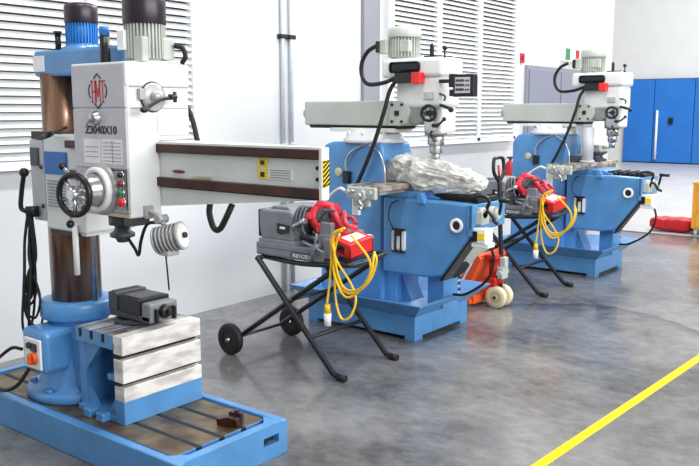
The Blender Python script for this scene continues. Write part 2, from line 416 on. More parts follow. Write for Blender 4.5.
MB().cyl((2.36, 3.48, .66), (2.36, 3.48, 1.76), .016, seg=14).build('lift_screw', M['steel'], D)
# arm sleeve
m = MB().box(2.24, 2.54, 3.36, 3.685, 1.02, 1.49, .012).box(2.255, 2.53, 3.675, 3.83, 1.05, 1.46, .012)
m.box(2.26, 2.52, 3.38, 3.70, 1.005, 1.03)
sl = m.build('arm_sleeve', M['white'], D)
MB().box(2.246, 2.26, 3.70, 3.815, 1.065, 1.455, .004).build('side_plate', M['panel'], sl)
MB().box(2.23, 2.243, 3.48, 3.665, 1.295, 1.405, .003).build('blue_plate', M['bluedoor'], sl, 'blue name plate')
m = MB()
for k in range(9): m.box(2.233, 2.243, 3.49, 3.655, 1.135 + k*.0155, 1.141 + k*.0155)
m.build('vent_slot', M['labelink'], sl)
MB().box(2.25, 2.51, 3.54, 3.80, 1.462, 1.50).build('wiper_seal', M['black'], sl)
MB().box(2.25, 2.48, 3.43, 3.65, 1.0, 1.02).build('wiper_seal', M['black'], sl)
MB().tube([(2.20, 3.56, 1.487), (2.19, 3.50, 1.50), (2.18, 3.38, 1.525)], .007).cyl((2.20, 3.6, 1.477), (2.195, 3.53, 1.494), .013).build('clamp_lever', M['black'], sl)
MB().box(2.235, 2.25, 3.73, 3.80, 1.33, 1.42, .004).build('side_cover', M['darkgrey'], sl)
for p in ((2.245, 3.715, 1.325), (2.245, 3.715, 1.13)): MB().ball(p, .012).build('grease_fitting', M['darkgrey'], sl)
m = MB().cyl((2.245, 3.76, 1.10), (2.19, 3.79, 1.10), .028).tube([(2.20, 3.80, 1.10), (2.19, 3.83, 1.12), (2.19, 3.815, 1.2), (2.19, 3.785, 1.29)], .012).ball((2.19, 3.783, 1.297), .024)
m.build('arm_lever', M['black'], sl)
# hanging cables
random.seed(11)
for k in range(5):
    o = (k - 2) * .016; w = (.02, -.012, .03, -.025, .0)[k]
    zz = (.62, .50, .66, .46, .56)[k]
    MB().tube([(2.21, 3.79 + o*.5, 1.09), (2.2 + w*.3, 3.80 + o, .95), (2.19 + w, 3.79 + o*1.4 + w, .8), (2.18 + w, 3.80 + o*1.2, zz + .05), (2.19, 3.79 - o, zz), (2.2 - w, 3.77 - o*1.6, zz + .12), (2.2, 3.77 + o, .86), (2.215, 3.775, 1.08)], .0065, 6).build('hanging_cable', M['rubber'], D)
MB().tube([(2.19, 3.80, .70), (2.17, 3.81, .6), (2.18, 3.78, .53), (2.2, 3.72, .50)], .008).ball((2.185, 3.8, .72), .026, sc=(.7, .8, 1.8)).ball((2.175, 3.82, .62), .022, sc=(.7, .8, 1.8)).build('hanging_plug', M['rubber'], D)
MB().tube([(2.10, 3.69, .325), (2.07, 3.75, .24), (2.06, 3.86, .19), (2.10, 4.05, .17), (2.2, 4.25, .18), (2.0, 4.5, .03), (1.9, 4.6, .012)], .01).build('supply_cable', M['rubber'], D)
MB().tube([(2.10, 3.74, .42), (2.08, 3.80, .42), (2.07, 3.9, .36), (2.1, 4.1, .25), (2.0, 4.4, .05), (1.85, 4.5, .012)], .009).build('supply_cable', M['rubber'], D)
# arm
AX = 2.18
plan = lambda e, y0: [(AX + e, y0), (AX + .038 - e*.2, y0), (AX + .24 - e*.2, 2.75), (AX + .24, 3.4), (AX + e, 3.4)]
m = MB().prism(plan(.018, 1.845), 'Z', 1.285, 1.455)
m.prism(plan(0, 1.84), 'Z', 1.462, 1.474)
m.prism([(3.4, 1.185), (2.95, 1.185), (1.85, 1.288), (1.85, 1.296), (3.4, 1.296)], 'X', AX + .018, AX + .038)
m.box(AX - .002, AX + .040, 1.838, 1.853, 1.288, 1.474, .003)
arm = m.build('arm', M['white'], D)
MB().box(AX - .004, AX + .03, 1.850, 3.4, 1.430, 1.466, .004).build('slideway', M['brown'], arm, 'brown upper slideway of the arm')
MB().box(AX - .004, AX + .03, 1.850, 3.4, 1.291, 1.328, .004).build('slideway', M['brown'], arm, 'brown lower slideway of the arm')
m = MB().box(AX + .003, AX + .035, 1.834, 1.840, 1.335, 1.430)
for k in range(7):
    z = 1.319 + k * .0165
    f = lambda q: max(1.335, min(1.430, q))
    m.prism([(AX + .003, f(z)), (AX + .035, f(z + .024)), (AX + .035, f(z + .032)), (AX + .003, f(z + .008))], 'Y', 1.832, 1.835, mi=1)
m.build('hazard_stripe', [M['yellowp'], M['black']], arm, 'yellow and black hazard stripe plate')
m = MB().box(AX + .014, AX + .02, 2.115, 2.165, 1.395, 1.425, mi=1).box(AX + .014, AX + .02, 2.115, 2.165, 1.350, 1.385, mi=1).box(AX + .014, AX + .02, 1.99, 2.112, 1.35, 1.39)
m.box(AX + .012, AX + .015, 2.13, 2.15, 1.402, 1.418, mi=2).box(AX + .012, AX + .015, 2.13, 2.15, 1.357, 1.375, mi=2)
for k in range(4): m.box(AX + .012, AX + .015, 2.0, 2.10, 1.356 + k*.009, 1.359 + k*.009, mi=3)
m.build('safety_label', [M['labelwhite'], M['yellowp'], M['black'], M['labelink']], arm, 'yellow and white safety labels')
MB().box(AX + .012, AX + .02, 2.42, 2.53, 1.335, 1.343, mi=0).build('lubrication_label', M['cream'], arm)
MB().box(AX + .012, AX + .02, 2.60, 2.72, 1.318, 1.327).build('red_mark', M['maroon'], arm, 'long dark red mark')
MB().ball((AX + .016, 2.62, 1.355), .02, sc=(.3, 2, .35)).build('red_mark', M['maroon'], arm, 'oval dark red mark')
for z in (1.40, 1.36): MB().cyl((AX + .019, 1.872, z), (AX + .012, 1.872, z), .007, seg=10).build('screw', M['dark'], arm)
MB().tube(LOOP, .0125).build('looped_hose', M['rubber'], D)
MB().tube([(2.355, 2.80, 1.66), (2.375, 2.772, 1.625), (2.38, 2.752, 1.59), (2.38, 2.73, 1.545), (2.38, 2.708, 1.472)], .012).build('flexible_conduit', M['rubber'], D)
# drill head
hx, hy0, hy1 = 2.035, 2.735, 3.10
m = MB().box(hx + .006, AX + .018, hy0, hy1, 1.165, 1.79, .008).box(AX + .0, 2.36, hy0, hy1, 1.50, 1.79, .008)
m.box(hx, 2.362, hy0 - .004, hy1, 1.70, 1.795, .006)
head = m.build('drill_head', M['white'], D)
m = MB().box(hx - .002, hx + .012, hy0 + .004, hy1 - .002, 1.614, 1.788, .003)
m.box(hx - .002, hx + .012, hy0 + .004, hy1 - .002, 1.366, 1.610, .003)
m.box(hx - .002, hx + .012, hy0 + .004, hy1 - .002, 1.185, 1.362, .003, mi=1)
m.box(hx - .001, hx + .012, hy0 + .004, hy1 - .002, 1.168, 1.184, mi=2)
fp = m.build('front_panel', [M['panel'], M['panel2'], M['cream']], head, 'grey front panel')
m = MB()
for z in (1.612, 1.698): m.box(hx + .02, 2.35, hy0 - .006, hy0 + .002, z - .0015, z + .0015)
m.build('panel_seam', M['labelink'], head)
FX = hx - .0025
def letter(nm, segs, cy):
    q = MB(); h = .0026
    for (y0, z0), (y1, z1) in segs:
        p = Vector((y0, z0)); r = Vector((y1, z1)); dd = (r - p).normalized()*h; nn = Vector((-dd.y, dd.x))
        p = p - dd; r = r + dd
        q.prism([(cy - k.x, 1.679 + k.y) for k in (p + nn, p - nn, r - nn, r + nn)], 'X', FX - .0012, FX + .001)
    q.build(nm, M['signred'], head)
letter('emblem_letter_h', [((-.010, -.042), (-.010, .042)), ((.010, -.042), (.010, .042)), ((-.010, 0), (.010, 0)), ((-.018, .042), (-.006, .042)), ((-.014, -.042), (-.006, -.042))], 2.942)
letter('emblem_letter_m', [((-.013, -.042), (-.013, .042)), ((.013, -.042), (.013, .042)), ((-.013, .042), (0, -.02)), ((.013, .042), (0, -.02))], 2.912)
letter('emblem_letter_t', [((-.014, .042), (.020, .042)), ((.002, -.042), (.002, .042)), ((-.004, -.042), (.008, -.042))], 2.882)
m = MB()
def frame2(pts, w, x):
    n = len(pts)
    for i in range(n):
        a = Vector((x, *pts[i])); b = Vector((x, *pts[(i+1) % n])); m.cyl(a, b, w, seg=6)
yc, zc = 2.915, 1.681
for sgn in (1, -1):
    frame2_pts = [(yc - .024, zc + sgn*.050), (yc - .012, zc + sgn*.060), (yc, zc + sgn*.070), (yc + .012, zc + sgn*.060), (yc + .024, zc + sgn*.050)]
    for a, b in zip(frame2_pts, frame2_pts[1:]): m.cyl((FX, *a), (FX, *b), .003, seg=6)
    sp = [(yc + sgn*(.050), zc + .028), (yc + sgn*.060, zc + .012), (yc + sgn*.060, zc - .012), (yc + sgn*.050, zc - .028)]
    for a, b in zip(sp, sp[1:]): m.cyl((FX, *a), (FX, *b), .0028, seg=6)
m.build('emblem_outline', M['black'], head)
text('model_lettering', 'Z3040X10', .044, (FX, 2.905, 1.521), RX, UP, M['black'], head, sx=1.13, extrude=.001, bold=.0016)
MB().lathe([(.030, 0), (.030, .008), (.022, .02), (.018, .034), (0, .034)], (hx, 2.931, 1.571), (-1, 0, 0), 20).tube([(hx - .03, 2.931, 1.571), (hx - .04, 2.945, 1.55), (hx - .04, 2.955, 1.53)], .006).build('selector_knob', M['steel'], head)
m = MB().box(FX, hx, 2.915, 3.03, 1.385, 1.485).box(FX, hx, 2.765, 2.905, 1.385, 1.485)
for k in range(6): m.box(FX - .001, hx, 2.775, 2.895, 1.395 + k*.015, 1.398 + k*.015, mi=1)
for k in range(3): m.box(FX - .001, hx, 2.925, 3.02, 1.41 + k*.02, 1.413 + k*.02, mi=1)
m.box(FX - .001, hx, 2.83, 2.834, 1.39, 1.48, mi=1)
m.build('speed_chart', [M['labelwhite'], M['labelink']], head)
for z, mm, r in ((1.344, 'black', .012), (1.308, 'maroon', .013), (1.272, 'green', .013), (1.232, 'red', .019)):
    MB().cyl((hx, 2.772, z), (hx - .012, 2.772, z), r + .003, mi=0).lathe([(r, .01), (r, .02), (r*.6, .026), (0, .027)], (hx, 2.772, z), (-1, 0, 0), 16, 1).build('push_button', [M['steel'], M[mm]], head, {'black': 'black', 'maroon': 'dark red', 'green': 'green', 'red': 'large red'}[mm] + ' push button')
m = MB()
pp = [(hx - .003, 2.745, 1.36), (hx - .003, 2.745, 1.20)]
m.cyl(*pp, .002, seg=6).cyl((hx - .003, 2.745, 1.36), (hx - .003, 2.86, 1.36), .002, seg=6).build('panel_trim', M['dark'], head)
# feed dial, hub and hand wheel
dc = Vector((hx, 2.912, 1.278))
m = MB().lathe([(.108, 0), (.108, .012), (.10, .02), (0, .02)], dc, (-1, 0, 0), 40, 1).lathe([(.092, .018), (.094, .036), (.088, .043), (.074, .043), (.070, .02)], dc, (-1, 0, 0), 40, 0)
dial = m.build('feed_dial', [M['labelwhite'], M['panel2']], head, 'white ring feed dial')
m = MB().lathe([(.066, .02), (.062, .085), (.05, .1), (.03, .105), (.026, .16), (0, .16)], dc, (-1, 0, 0), 28)
for k in range(6):
    a = k*PI/3 + .4; m.cyl(dc + Vector((-.07, .05*math.cos(a), .05*math.sin(a))), dc + Vector((-.103, .045*math.cos(a), .045*math.sin(a))), .007, seg=8)
m.build('feed_hub', M['steel'], head)
wc = Vector((1.865, 2.862, 1.270))
WA = Vector((-1, -.22, 0)).normalized()
m = MB().torus(wc, WA, .080, .0125, 36, 10)
m.cyl(wc + Vector((.03, 0, 0)), wc + Vector((-.02, 0, 0)), .022, mi=1)
for k in range(5):
    a = 2*PI*k/5 + .9; m.cyl(wc, wc + WA.cross(Vector((0, 0, 1)))*(.078*math.cos(a)) + Vector((0, 0, .078*math.sin(a))), .010, .008, 10, mi=1)
m.cyl(wc + Vector((.03, 0, 0)), dc + Vector((-.12, -.01, 0)), .017, mi=1)
m.build('hand_wheel', [M['black'], M['steel']], head, 'black rimmed hand wheel with steel spokes')
for (y, z), (y2, z2) in (((2.90, 1.30), (2.965, 1.378)), ((2.93, 1.24), (2.93, 1.145)), ((2.875, 1.25), (2.82, 1.215))):
    p0 = Vector((1.945, y, z)); p1 = Vector((1.885, y2, z2)); pm = (p0 + p1)/2 + Vector((-.02, 0, .012))
    MB().tube([p0, pm, p1], .0075, 8).ball(p1, .017, 1).build('feed_lever', [M['steel'], M['black']], head)
# speed lever on the face towards the room
lc = Vector((2.166, hy0, 1.657))
m = MB().lathe([(.058, 0), (.058, .010), (.05, .02), (0, .02)], lc, (0, -1, 0), 28).lathe([(.026, .02), (.024, .05), (0, .05)], lc, (0, -1, 0), 18)
m.box(lc.x - .075, lc.x - .052, hy0 - .02, hy0, 1.645, 1.69, .004)
m.torus(lc + Vector((0, -.004, 0)), (0, 1, 0), .059, .004, mi=1)
rl = m.build('speed_disc', [M['panel2'], M['dark']], head)
MB().tube([lc + Vector((.07, -.05, -.003)), lc + Vector((0, -.055, -.012)), lc + Vector((-.085, -.06, -.05))], .0075).ball(lc + Vector((-.088, -.06, -.052)), .013, sc=(1.5, 1, 1)).cyl(lc + Vector((.05, -.05, 0)), lc + Vector((.082, -.05, 0)), .012).cyl(lc + Vector((.078, -.05, -.022)), lc + Vector((.078, -.05, .022)), .008).build('speed_lever', M['black'], rl)
# spindle motor
mc = (2.225, 2.842)
m = MB().cyl(mc + (1.79,), mc + (1.958,), .074, seg=36).cyl(mc + (1.79,), mc + (1.805,), .098, seg=36)
for k in range(34):
    a = 2*PI*k/34; m.T = Matrix.Translation((*mc, 0)) @ Matrix.Rotation(a, 4, 'Z'); m.box(.070, .086, -.003, .003, 1.815, 1.955)
m.T = None
m.box(2.145, 2.18, 2.76, 2.82, 1.80, 1.90, .006).box(2.25, 2.31, 2.755, 2.80, 1.81, 1.90, .006)
sm_ = m.build('spindle_motor', M['motorgrey'], D)
MB().box(2.125, 2.142, 2.855, 2.90, 1.85, 1.93, .003).build('motor_plate', M['labelwhite'], sm_)
MB().lathe([(0, 1.955), (.088, 1.955), (.090, 1.96), (.090, 2.05), (.082, 2.072), (.05, 2.08), (0, 2.08)], (*mc, 0), seg=36).build('motor_cover', M['cap'], sm_, 'dark motor cover')
MB().tube([(2.30, 2.745, 1.87), (2.318, 2.715, 1.86), (2.322, 2.704, 1.825), (2.315, 2.72, 1.797)], .011).build('motor_cable', M['rubber'], sm_)
# spindle nose and work lamp
m = MB().cyl((2.10, 2.88, 1.17), (2.10, 2.88, 1.125), .055).lathe([(.03, 1.125), (.034, 1.10), (.052, 1.088), (.052, 1.074), (.03, 1.066), (.022, 1.05), (0, 1.05)], (2.10, 2.88, 0), seg=28)
m.box(2.05, 2.15, 2.755, 2.80, 1.13, 1.168, .004).cyl((2.09, 2.76, 1.16), (2.09, 2.76, 1.205), .009, seg=8)
m.build('spindle_nose', M['darkgrey'], D)
MB().cyl((2.225, 3.42, 1.06), (2.225, 3.42, .82), .014).build('gauge_tube', M['labelwhite'], D)
L0 = Vector((2.12, 2.600, 1.090)); ax = Vector((.42, -.86, .22)).normalized()
m = MB().cyl(L0 - ax*.055, L0 + ax*.05, .044, seg=28).cyl(L0 + ax*.05, L0 + ax*.062, .058, seg=28).cyl(L0 + ax*.060, L0 + ax*.064, .05, seg=28, mi=1)
for k in range(6): m.cyl(L0 + ax*(-.055 + k*.017), L0 + ax*(-.047 + k*.017), .056, seg=28)
m.cyl(L0 + ax*.063, L0 + ax*.078, .012, mi=2)
m.box(2.09, 2.15, 2.575, 2.635, 1.02, 1.042, .003)
lamp = m.build('work_lamp', [M['panel2'], M['labelwhite'], M['black']], D)
m = MB().tube([(2.12, 2.735, 1.195), (2.12, 2.69, 1.185), (2.12, 2.655, 1.17), (2.12, 2.63, 1.14)], .010).box(2.10, 2.14, 2.715, 2.737, 1.16, 1.215, .004).cyl((2.095, 2.645, 1.165), (2.145, 2.645, 1.165), .018)
m.build('lamp_bracket', M['panel2'], lamp)
MB().tube([(2.12, 2.65, 1.15), (2.10, 2.71, 1.14), (2.10, 2.755, 1.07), (2.10, 2.775, 1.005), (2.10, 2.80, 1.03), (2.10, 2.85, 1.075)], .007).build('lamp_cable', M['rubber'], lamp)
MB().tube([(2.12, 2.625, 1.025), (2.13, 2.63, .95), (2.16, 2.66, .86)], .0035, 6).build('lamp_cord', M['rubber'], lamp)

# ------------------------------------------------------------------ box table, vise and clamp on the drill's base
T = thing('box_table', 'blue cast box table with pale scraped slotted face, on the drill base', 'work table', (2.43, 3.23, .157))
m = MB()
for a, b in ((.157, .336), (.356, .466), (.489, .575)):
    if a < .2: m.box(2.195, 2.665, 3.05, 3.12, a, .268, .003, 1).box(2.195, 2.665, 3.047, 3.12, .268, b, .003, 0)
    else: m.box(2.195, 2.665, 3.05, 3.12, a, b, .003, 0)
m.build('slotted_face', [M['bare'], M['blue']], T, 'pale scraped steel face with two dark slots')
MB().box(2.20, 2.66, 3.085, 3.125, .16, .57).build('slot_floor', M['dark'], T)
m = MB()
ys = [3.122, 3.185, 3.205, 3.275, 3.295, 3.365, 3.385, 3.415]
for a, b in zip(ys[::2], ys[1::2]): m.box(2.195, 2.665, a, b, .535, .575, .003, 0, 1)
m.box(2.195, 2.665, 3.11, 3.41, .505, .54, .002)
for y in (3.195, 3.285, 3.375): m.box(2.193, 2.667, y - .0095, y + .0095, .53, .570, mi=2)
m.box(2.21, 2.65, 3.37, 3.415, .157, .52, .003); m.box(2.40, 2.46, 3.12, 3.38, .157, .52)
m.box(2.195, 2.665, 3.11, 3.42, .157, .185, .004)
m.prism([(3.12, .185), (3.20, .185), (3.12, .30)], 'X', 2.215, 2.245); m.prism([(3.37, .36), (3.24, .505), (3.37, .505)], 'X', 2.215, 2.245)
m.prism([(3.37, .185), (3.30, .185), (3.37, .27)], 'X', 2.215, 2.245); m.box(2.215, 2.4, 3.12, 3.20, .345, .375, .003)
for y in (3.16, 3.26): m.box(2.15, 2.20, y, y + .055, .157, .20, .006)
m.build('table_body', [M['blue'], M['tabletop'], M['dark']], T)
V = thing('machine_vise', 'dark grey machine vise on top of the box table beside the drill column', 'vise', (2.42, 3.22, .575))

m = MB().lathe([(0, .575), (.105, .575), (.108, .58), (.108, .592), (.095, .60), (0, .60)], (2.41, 3.26, 0), seg=32)
m.box(2.30, 2.335, 3.22, 3.30, .575, .60, .004).box(2.48, 2.53, 3.22, 3.30, .575, .60, .004)
m.build('swivel_base', M['darkgrey'], V)
m = MB().box(2.335, 2.50, 3.07, 3.38, .60, .635, .005).box(2.35, 2.485, 3.08, 3.30, .63, .65)
m.build('vise_body', M['darkgrey'], V)
MB().box(2.325, 2.51, 3.31, 3.375, .632, .722, .006).build('fixed_jaw', M['darkgrey'], V)
MB().box(2.325, 2.51, 3.135, 3.285, .632, .71, .005).box(2.33, 2.505, 3.285, 3.295, .64, .712).build('moving_jaw', M['black'], V, 'black moving jaw')
MB().box(2.34, 2.49, 3.345, 3.365, .721, .726).box(2.345, 2.49, 3.15, 3.28, .709, .715, .001).build('jaw_plate', M['darkgrey'], V)
m = MB().box(2.335, 2.505, 3.065, 3.135, .60, .695, .012)
m.build('front_block', M['grey'], V)
m = MB().lathe([(.034, 0), (.034, .02), (.026, .028), (0, .028)], (2.42, 3.066, .652), (0, -1, 0), 20).cyl((2.42, 3.04, .652), (2.42, 3.015, .652), .015, seg=6).box(2.36, 2.375, 3.045, 3.07, .605, .67, .003).box(2.465, 2.48, 3.045, 3.07, .605, .67, .003)
m.build('screw_boss', M['black'], V)
V.location.x += .035
K = thing('clamping_block', 'small rusty brown clamping block lying on the drill bed plate', 'clamp', (2.50, 2.68, .157))
K.rotation_euler = (0, 0, .35)
m = MB().prism([(-.055, .0), (.05, .0), (.055, .03), (.0, .045), (-.05, .04)], 'X', -.026, .026, .004)
m.v = [(x + 2.50, y + 2.68, z + .158) for x, y, z in m.v]
m.build('block', M['brown'], K)
m = MB().box(2.515, 2.545, 2.625, 2.69, .158, .215, .004).cyl((2.53, 2.655, .215), (2.53, 2.655, .225), .012, seg=6)
m.build('bolt', M['cap'], K)

# ------------------------------------------------------------------ folding stands with threading machines
def make_stand():
    S = thing('folding_stand', 'black tubular folding stand with two wheels, in front of the nearer milling machine', 'stand', (3.94, 3.4, 0), 'folding wheeled stands')
    for x, xi in ((3.67, 3.735), (4.21, 4.145)):
        MB().tube([(x, 3.64, .675), (x, 3.60, .64), (x, 3.3, .327), (x, 3.04, .06), (x, 3.0, .028), (x, 2.94, .018)], .0185, 10).build('leg', M['tube'], S)
        MB().cyl((x, 2.975, .0185), (x, 2.92, .0185), .0225, seg=12).build('rubber_foot', M['rubber'], S)
        MB().tube([(xi, 3.87, .105), (xi, 3.83, .135), (xi, 3.4, .425), (xi, 3.02, .675)], .0175, 10).build('leg', M['tube'], S)
    MB().cyl((3.62, 3.87, .105), (4.26, 3.87, .105), .010, seg=10).build('axle', M['tube'], S)
    for x in (3.64, 4.24):
        w = MB().lathe([(.055, -.022), (.09, -.026), (.104, -.016), (.106, 0), (.104, .016), (.09, .026), (.055, .022)], (x, 3.87, .106), (1, 0, 0), 32).build('wheel', M['rubber'], S)
        MB().cyl((x - .018, 3.87, .106), (x + .018, 3.87, .106), .057, seg=24).cyl((x - .034, 3.87, .106), (x + .03, 3.87, .106), .011, seg=12, mi=1).build('wheel_hub', [M['black'], M['steel']], w)
    MB().tube([(3.67, 3.2, .225), (4.21, 3.2, .225)], .014, 8, sub=1).build('cross_brace', M['tube'], S)
    MB().cyl((3.66, 3.395, .425), (4.22, 3.395, .425), .011, seg=8).build('pivot_rod', M['tube'], S)
    MB().tube([(3.735, 3.64, .675), (3.70, 3.3, .672), (3.69, 2.97, .70), (3.70, 2.905, .705), (3.78, 2.89, .705), (4.08, 2.96, .705), (4.16, 2.99, .705), (4.18, 3.05, .70), (4.18, 3.3, .672), (4.145, 3.64, .675)], .016, 10, sub=5).build('top_frame', M['tube'], S)
    MB().prism([(3.70, 2.92), (4.05, 2.97), (4.05, 3.12), (3.70, 3.12)], 'Z', .716, .722).build('shelf', M['tube'], S)
    MB().cyl((3.67, 3.635, .675), (4.21, 3.635, .675), .015, seg=10).build('cross_bar', M['tube'], S)
    return S
def make_threader():
    T = thing('pipe_threading_machine', 'grey pipe threading machine with red die head on the stand nearer the drill', 'threading machine', (3.92, 3.4, .69), 'pipe threading machines')
    m = MB().box(3.69, 4.15, 3.11, 3.67, .692, .765, .012).box(3.70, 4.14, 3.36, 3.66, .755, .80, .012)
    m.box(3.685, 3.70, 3.12, 3.66, .745, .775, .004)
    b = m.build('machine_base', M['grey'], T)
    MB().box(3.682, 3.69, 3.19, 3.36, .700, .738).build('name_strip', M['darkgrey'], b)
    text('brand_lettering', 'RIDGID', .034, (3.681, 3.275, .719), RX, UP, M['labelwhite'], b, sx=1.25)
    m = MB().prism([(3.385, .79), (3.645, .79), (3.66, .86), (3.665, .965), (3.65, .985), (3.39, .985), (3.375, .965), (3.375, .80)], 'X', 3.715, 4.11, .016)
    m.prism([(3.42, .98), (3.62, .98), (3.58, 1.005), (3.46, 1.005)], 'X', 3.76, 4.06, .008)
    h = m.build('headstock', M['grey'], T)
    MB().prism([(3.40, .895), (3.50, .905), (3.50, .845), (3.47, .835), (3.40, .85)], 'X', 3.708, 3.72).build('switch_recess', M['black'], h)
    MB().box(3.702, 3.712, 3.43, 3.47, .872, .886).build('switch', M['labelwhite'], h)
    MB().box(3.73, 4.10, 3.655, 3.69, .80, .98, .014).build('rear_cover', M['black'], h)
    m = MB()
    for y, r in ((3.385, .075), (3.355, .088), (3.325, .080), (3.295, .090), (3.265, .070)): m.cyl((3.91, y, .905), (3.91, y - .022, .905), r, seg=28, mi=0 if r > .078 else 1)
    for k in range(4):
        a = k*PI/2 + .5; m.cyl((3.91 + .075*math.cos(a), 3.30, .905 + .075*math.sin(a)), (3.91 + .12*math.cos(a), 3.28, .905 + .12*math.sin(a)), .010, seg=8, mi=1)
    m.build('hammer_chuck', [M['darkgrey'], M['steel']], T)
    for x in (3.79, 4.03): MB().cyl((x, 3.39, .825), (x, 2.99, .825), .014).build('carriage_rail', M['steel'], T)
    m = MB().box(3.75, 4.07, 3.085, 3.20, .79, .86, .010).box(3.72, 3.80, 3.07, 3.135, .70, .84, .008).box(3.76, 3.80, 3.10, 3.19, .85, .93, .006)
    m.cyl((3.72, 3.16, .79), (3.66, 3.16, .79), .02, seg=12)
    for k in range(4):
        a = k*PI/2 + .3; m.cyl((3.672, 3.16, .79), (3.665, 3.16 + .09*math.cos(a), .79 + .09*math.sin(a)), .008, seg=8)
    m.build('carriage', M['grey'], T)
    m = MB(); c = Vector((3.86, 3.235, .95)); ax = Vector((-.75, -.55, .35)).normalized(); _, u, w = m.frame(ax)
    m.tube([c + (u*math.cos(2*PI*k/20) + w*math.sin(2*PI*k/20))*.072 for k in range(20)], .030, 10, 0, 1, True)
    for k in range(5):
        a = k*2*PI/5; q = c + (u*math.cos(a) + w*math.sin(a))*.09; m.cyl(q - ax*.035, q + ax*.035, .024, seg=10)
    m.tube([c + Vector((-.01, -.05, .07)), (3.84, 3.13, .965), (3.83, 3.07, .90), (3.82, 3.04, .86)], .022)
    m.build('die_head', M['red2'], T, 'red die head')
    m = MB().torus(c + ax*.012, ax, .040, .016, 20, 8).cyl(c - ax*.03, c + ax*.03, .028, seg=16)
    m.tube([(3.76, 3.20, .93), (3.74, 3.13, 1.0), (3.76, 3.07, 1.01)], .010).build('die_ring', M['darkgrey'], T)
    for k in range(3): MB().tube([(3.90, 3.41 - k*.03, .99), (3.80, 3.39 - k*.03, 1.0), (3.735, 3.36 - k*.03, .95), (3.71, 3.33 - k*.02, .89), (3.715, 3.27, .85)], .011, 8).build('coolant_hose', M['darkgrey'], T)
    MB().tube([(3.73, 3.38, .875), (3.70, 3.34, .905), (3.70, 3.28, .93)], .013).cyl((3.70, 3.29, .928), (3.70, 3.25, .94), .018).build('chuck_lever', M['steel'], T)
    m = MB().tube([(3.92, 3.14, .97), (3.86, 3.08, .985), (3.80, 3.02, .93), (3.86, 2.98, .9)], .016).tube([(3.98, 3.18, .93), (3.9, 3.05, .955), (3.86, 2.99, .93)], .012)
    m.build('reamer_arm', M['red2'], T, 'red reamer arm')
    return T
def make_toolbox():
    B = thing('toolbox', 'open red box with white label on top, on the nearer stand', 'box', (3.82, 2.975, .765), 'red boxes on the stands')
    x, y, z = 3.82, 2.975, .765
    m = MB().box(x-.10, x+.10, y-.085, y+.085, z + .085, z + .105, .006).box(x-.10, x+.10, y-.085, y-.077, z, z + .09).box(x+.092, x+.10, y-.085, y+.085, z, z+.09)
    m.box(x-.10, x+.10, y-.085, y+.085, z, z+.008).box(x-.10, x-.092, y-.085, y-.03, z, z+.09)
    m.box(x-.104, x-.08, y-.09, y+.09, z+.075, z+.107, .004)
    m.build('box_shell', M['red'], B)
    MB().box(x-.06, x+.07, y-.05, y+.05, z+.105, z+.1065).build('label', M['labelwhite'], B, 'white paper label')
    m = MB()
    for k in range(5): m.cyl((x-.07+.02*k, y+.08, z+.018+.014*(k % 3)), (x-.075+.02*k, y-.05, z+.02+.014*(k % 3)), .010, seg=8)
    m.box(x-.08, x+.08, y-.07, y+.07, z+.009, z+.012)
    m.build('tools', M['darkgrey'], B)
    B.rotation_euler = (math.radians(10), math.radians(-12), math.radians(-14)); B.scale = (.9, .9, .9)
    return B
CORD = [
 [(3.625, 2.887, 0.937), (3.606, 2.946, 0.909), (3.615, 2.983, 0.858), (3.639, 2.999, 0.774), (3.643, 3.015, 0.617), (3.621, 3.023, 0.459)],
 [(3.620, 2.904, 0.923), (3.622, 2.971, 0.881), (3.646, 2.979, 0.727), (3.657, 2.964, 0.610), (3.639, 2.897, 0.559), (3.618, 2.801, 0.572), (3.625, 2.709, 0.654), (3.650, 2.681, 0.761), (3.655, 2.702, 0.816)],
 [(3.631, 2.981, 0.855), (3.652, 2.973, 0.738), (3.669, 2.884, 0.612), (3.656, 2.832, 0.518), (3.633, 2.854, 0.420), (3.633, 2.921, 0.397), (3.656, 2.982, 0.497), (3.669, 3.004, 0.674), (3.652, 2.996, 0.854)],
 [(3.622, 2.976, 0.835), (3.643, 2.954, 0.654), (3.638, 2.887, 0.574), (3.613, 2.763, 0.603), (3.606, 2.686, 0.705), (3.627, 2.679, 0.809)],
 [(3.652, 2.948, 0.895), (3.654, 2.986, 0.797), (3.631, 2.971, 0.650), (3.617, 2.867, 0.533), (3.633, 2.744, 0.632), (3.655, 2.730, 0.755), (3.651, 2.860, 0.892)]]
def make_cord():
    R = thing('extension_cord', 'coiled yellow extension cord hanging from the nearer stand with its plug down', 'cord', (3.60, 3.1, .25), 'yellow cords on the stands')
    m = MB()
    for pts in CORD: m.tube(pts, .0072, 7, sub=5)
    m.build('cord', M['yellow'], R)
    y, z = 3.0233, 0.4589
    MB().cyl((3.63, y, z + .01), (3.63, y, z - .045), .017, .02, 12).cyl((3.63, y, z - .045), (3.63, y, z - .12), .024, .020, 12, mi=1).build('plug', [M['yellow'], M['labelwhite']], R, 'yellow and white plug')
    return R
CAM_F, CAM_P, CAM_A, CAM_H = 817.2, math.radians(8.491), math.radians(38.213), 1.6
SOFF = (2.83, .015, 0)
for mk, lb in ((make_stand, 'black tubular folding stand with two wheels, between the two milling machines'),
               (make_threader, 'grey pipe threading machine with red die head, between the two milling machines'),
               (make_toolbox, 'open red box on the shelf end of the farther stand, before the farther milling machine'),
               (make_cord, 'coiled yellow extension cord hanging on the farther stand, before the farther milling machine')):
    o = mk(); copy_tree(o, SOFF)['label'] = lb

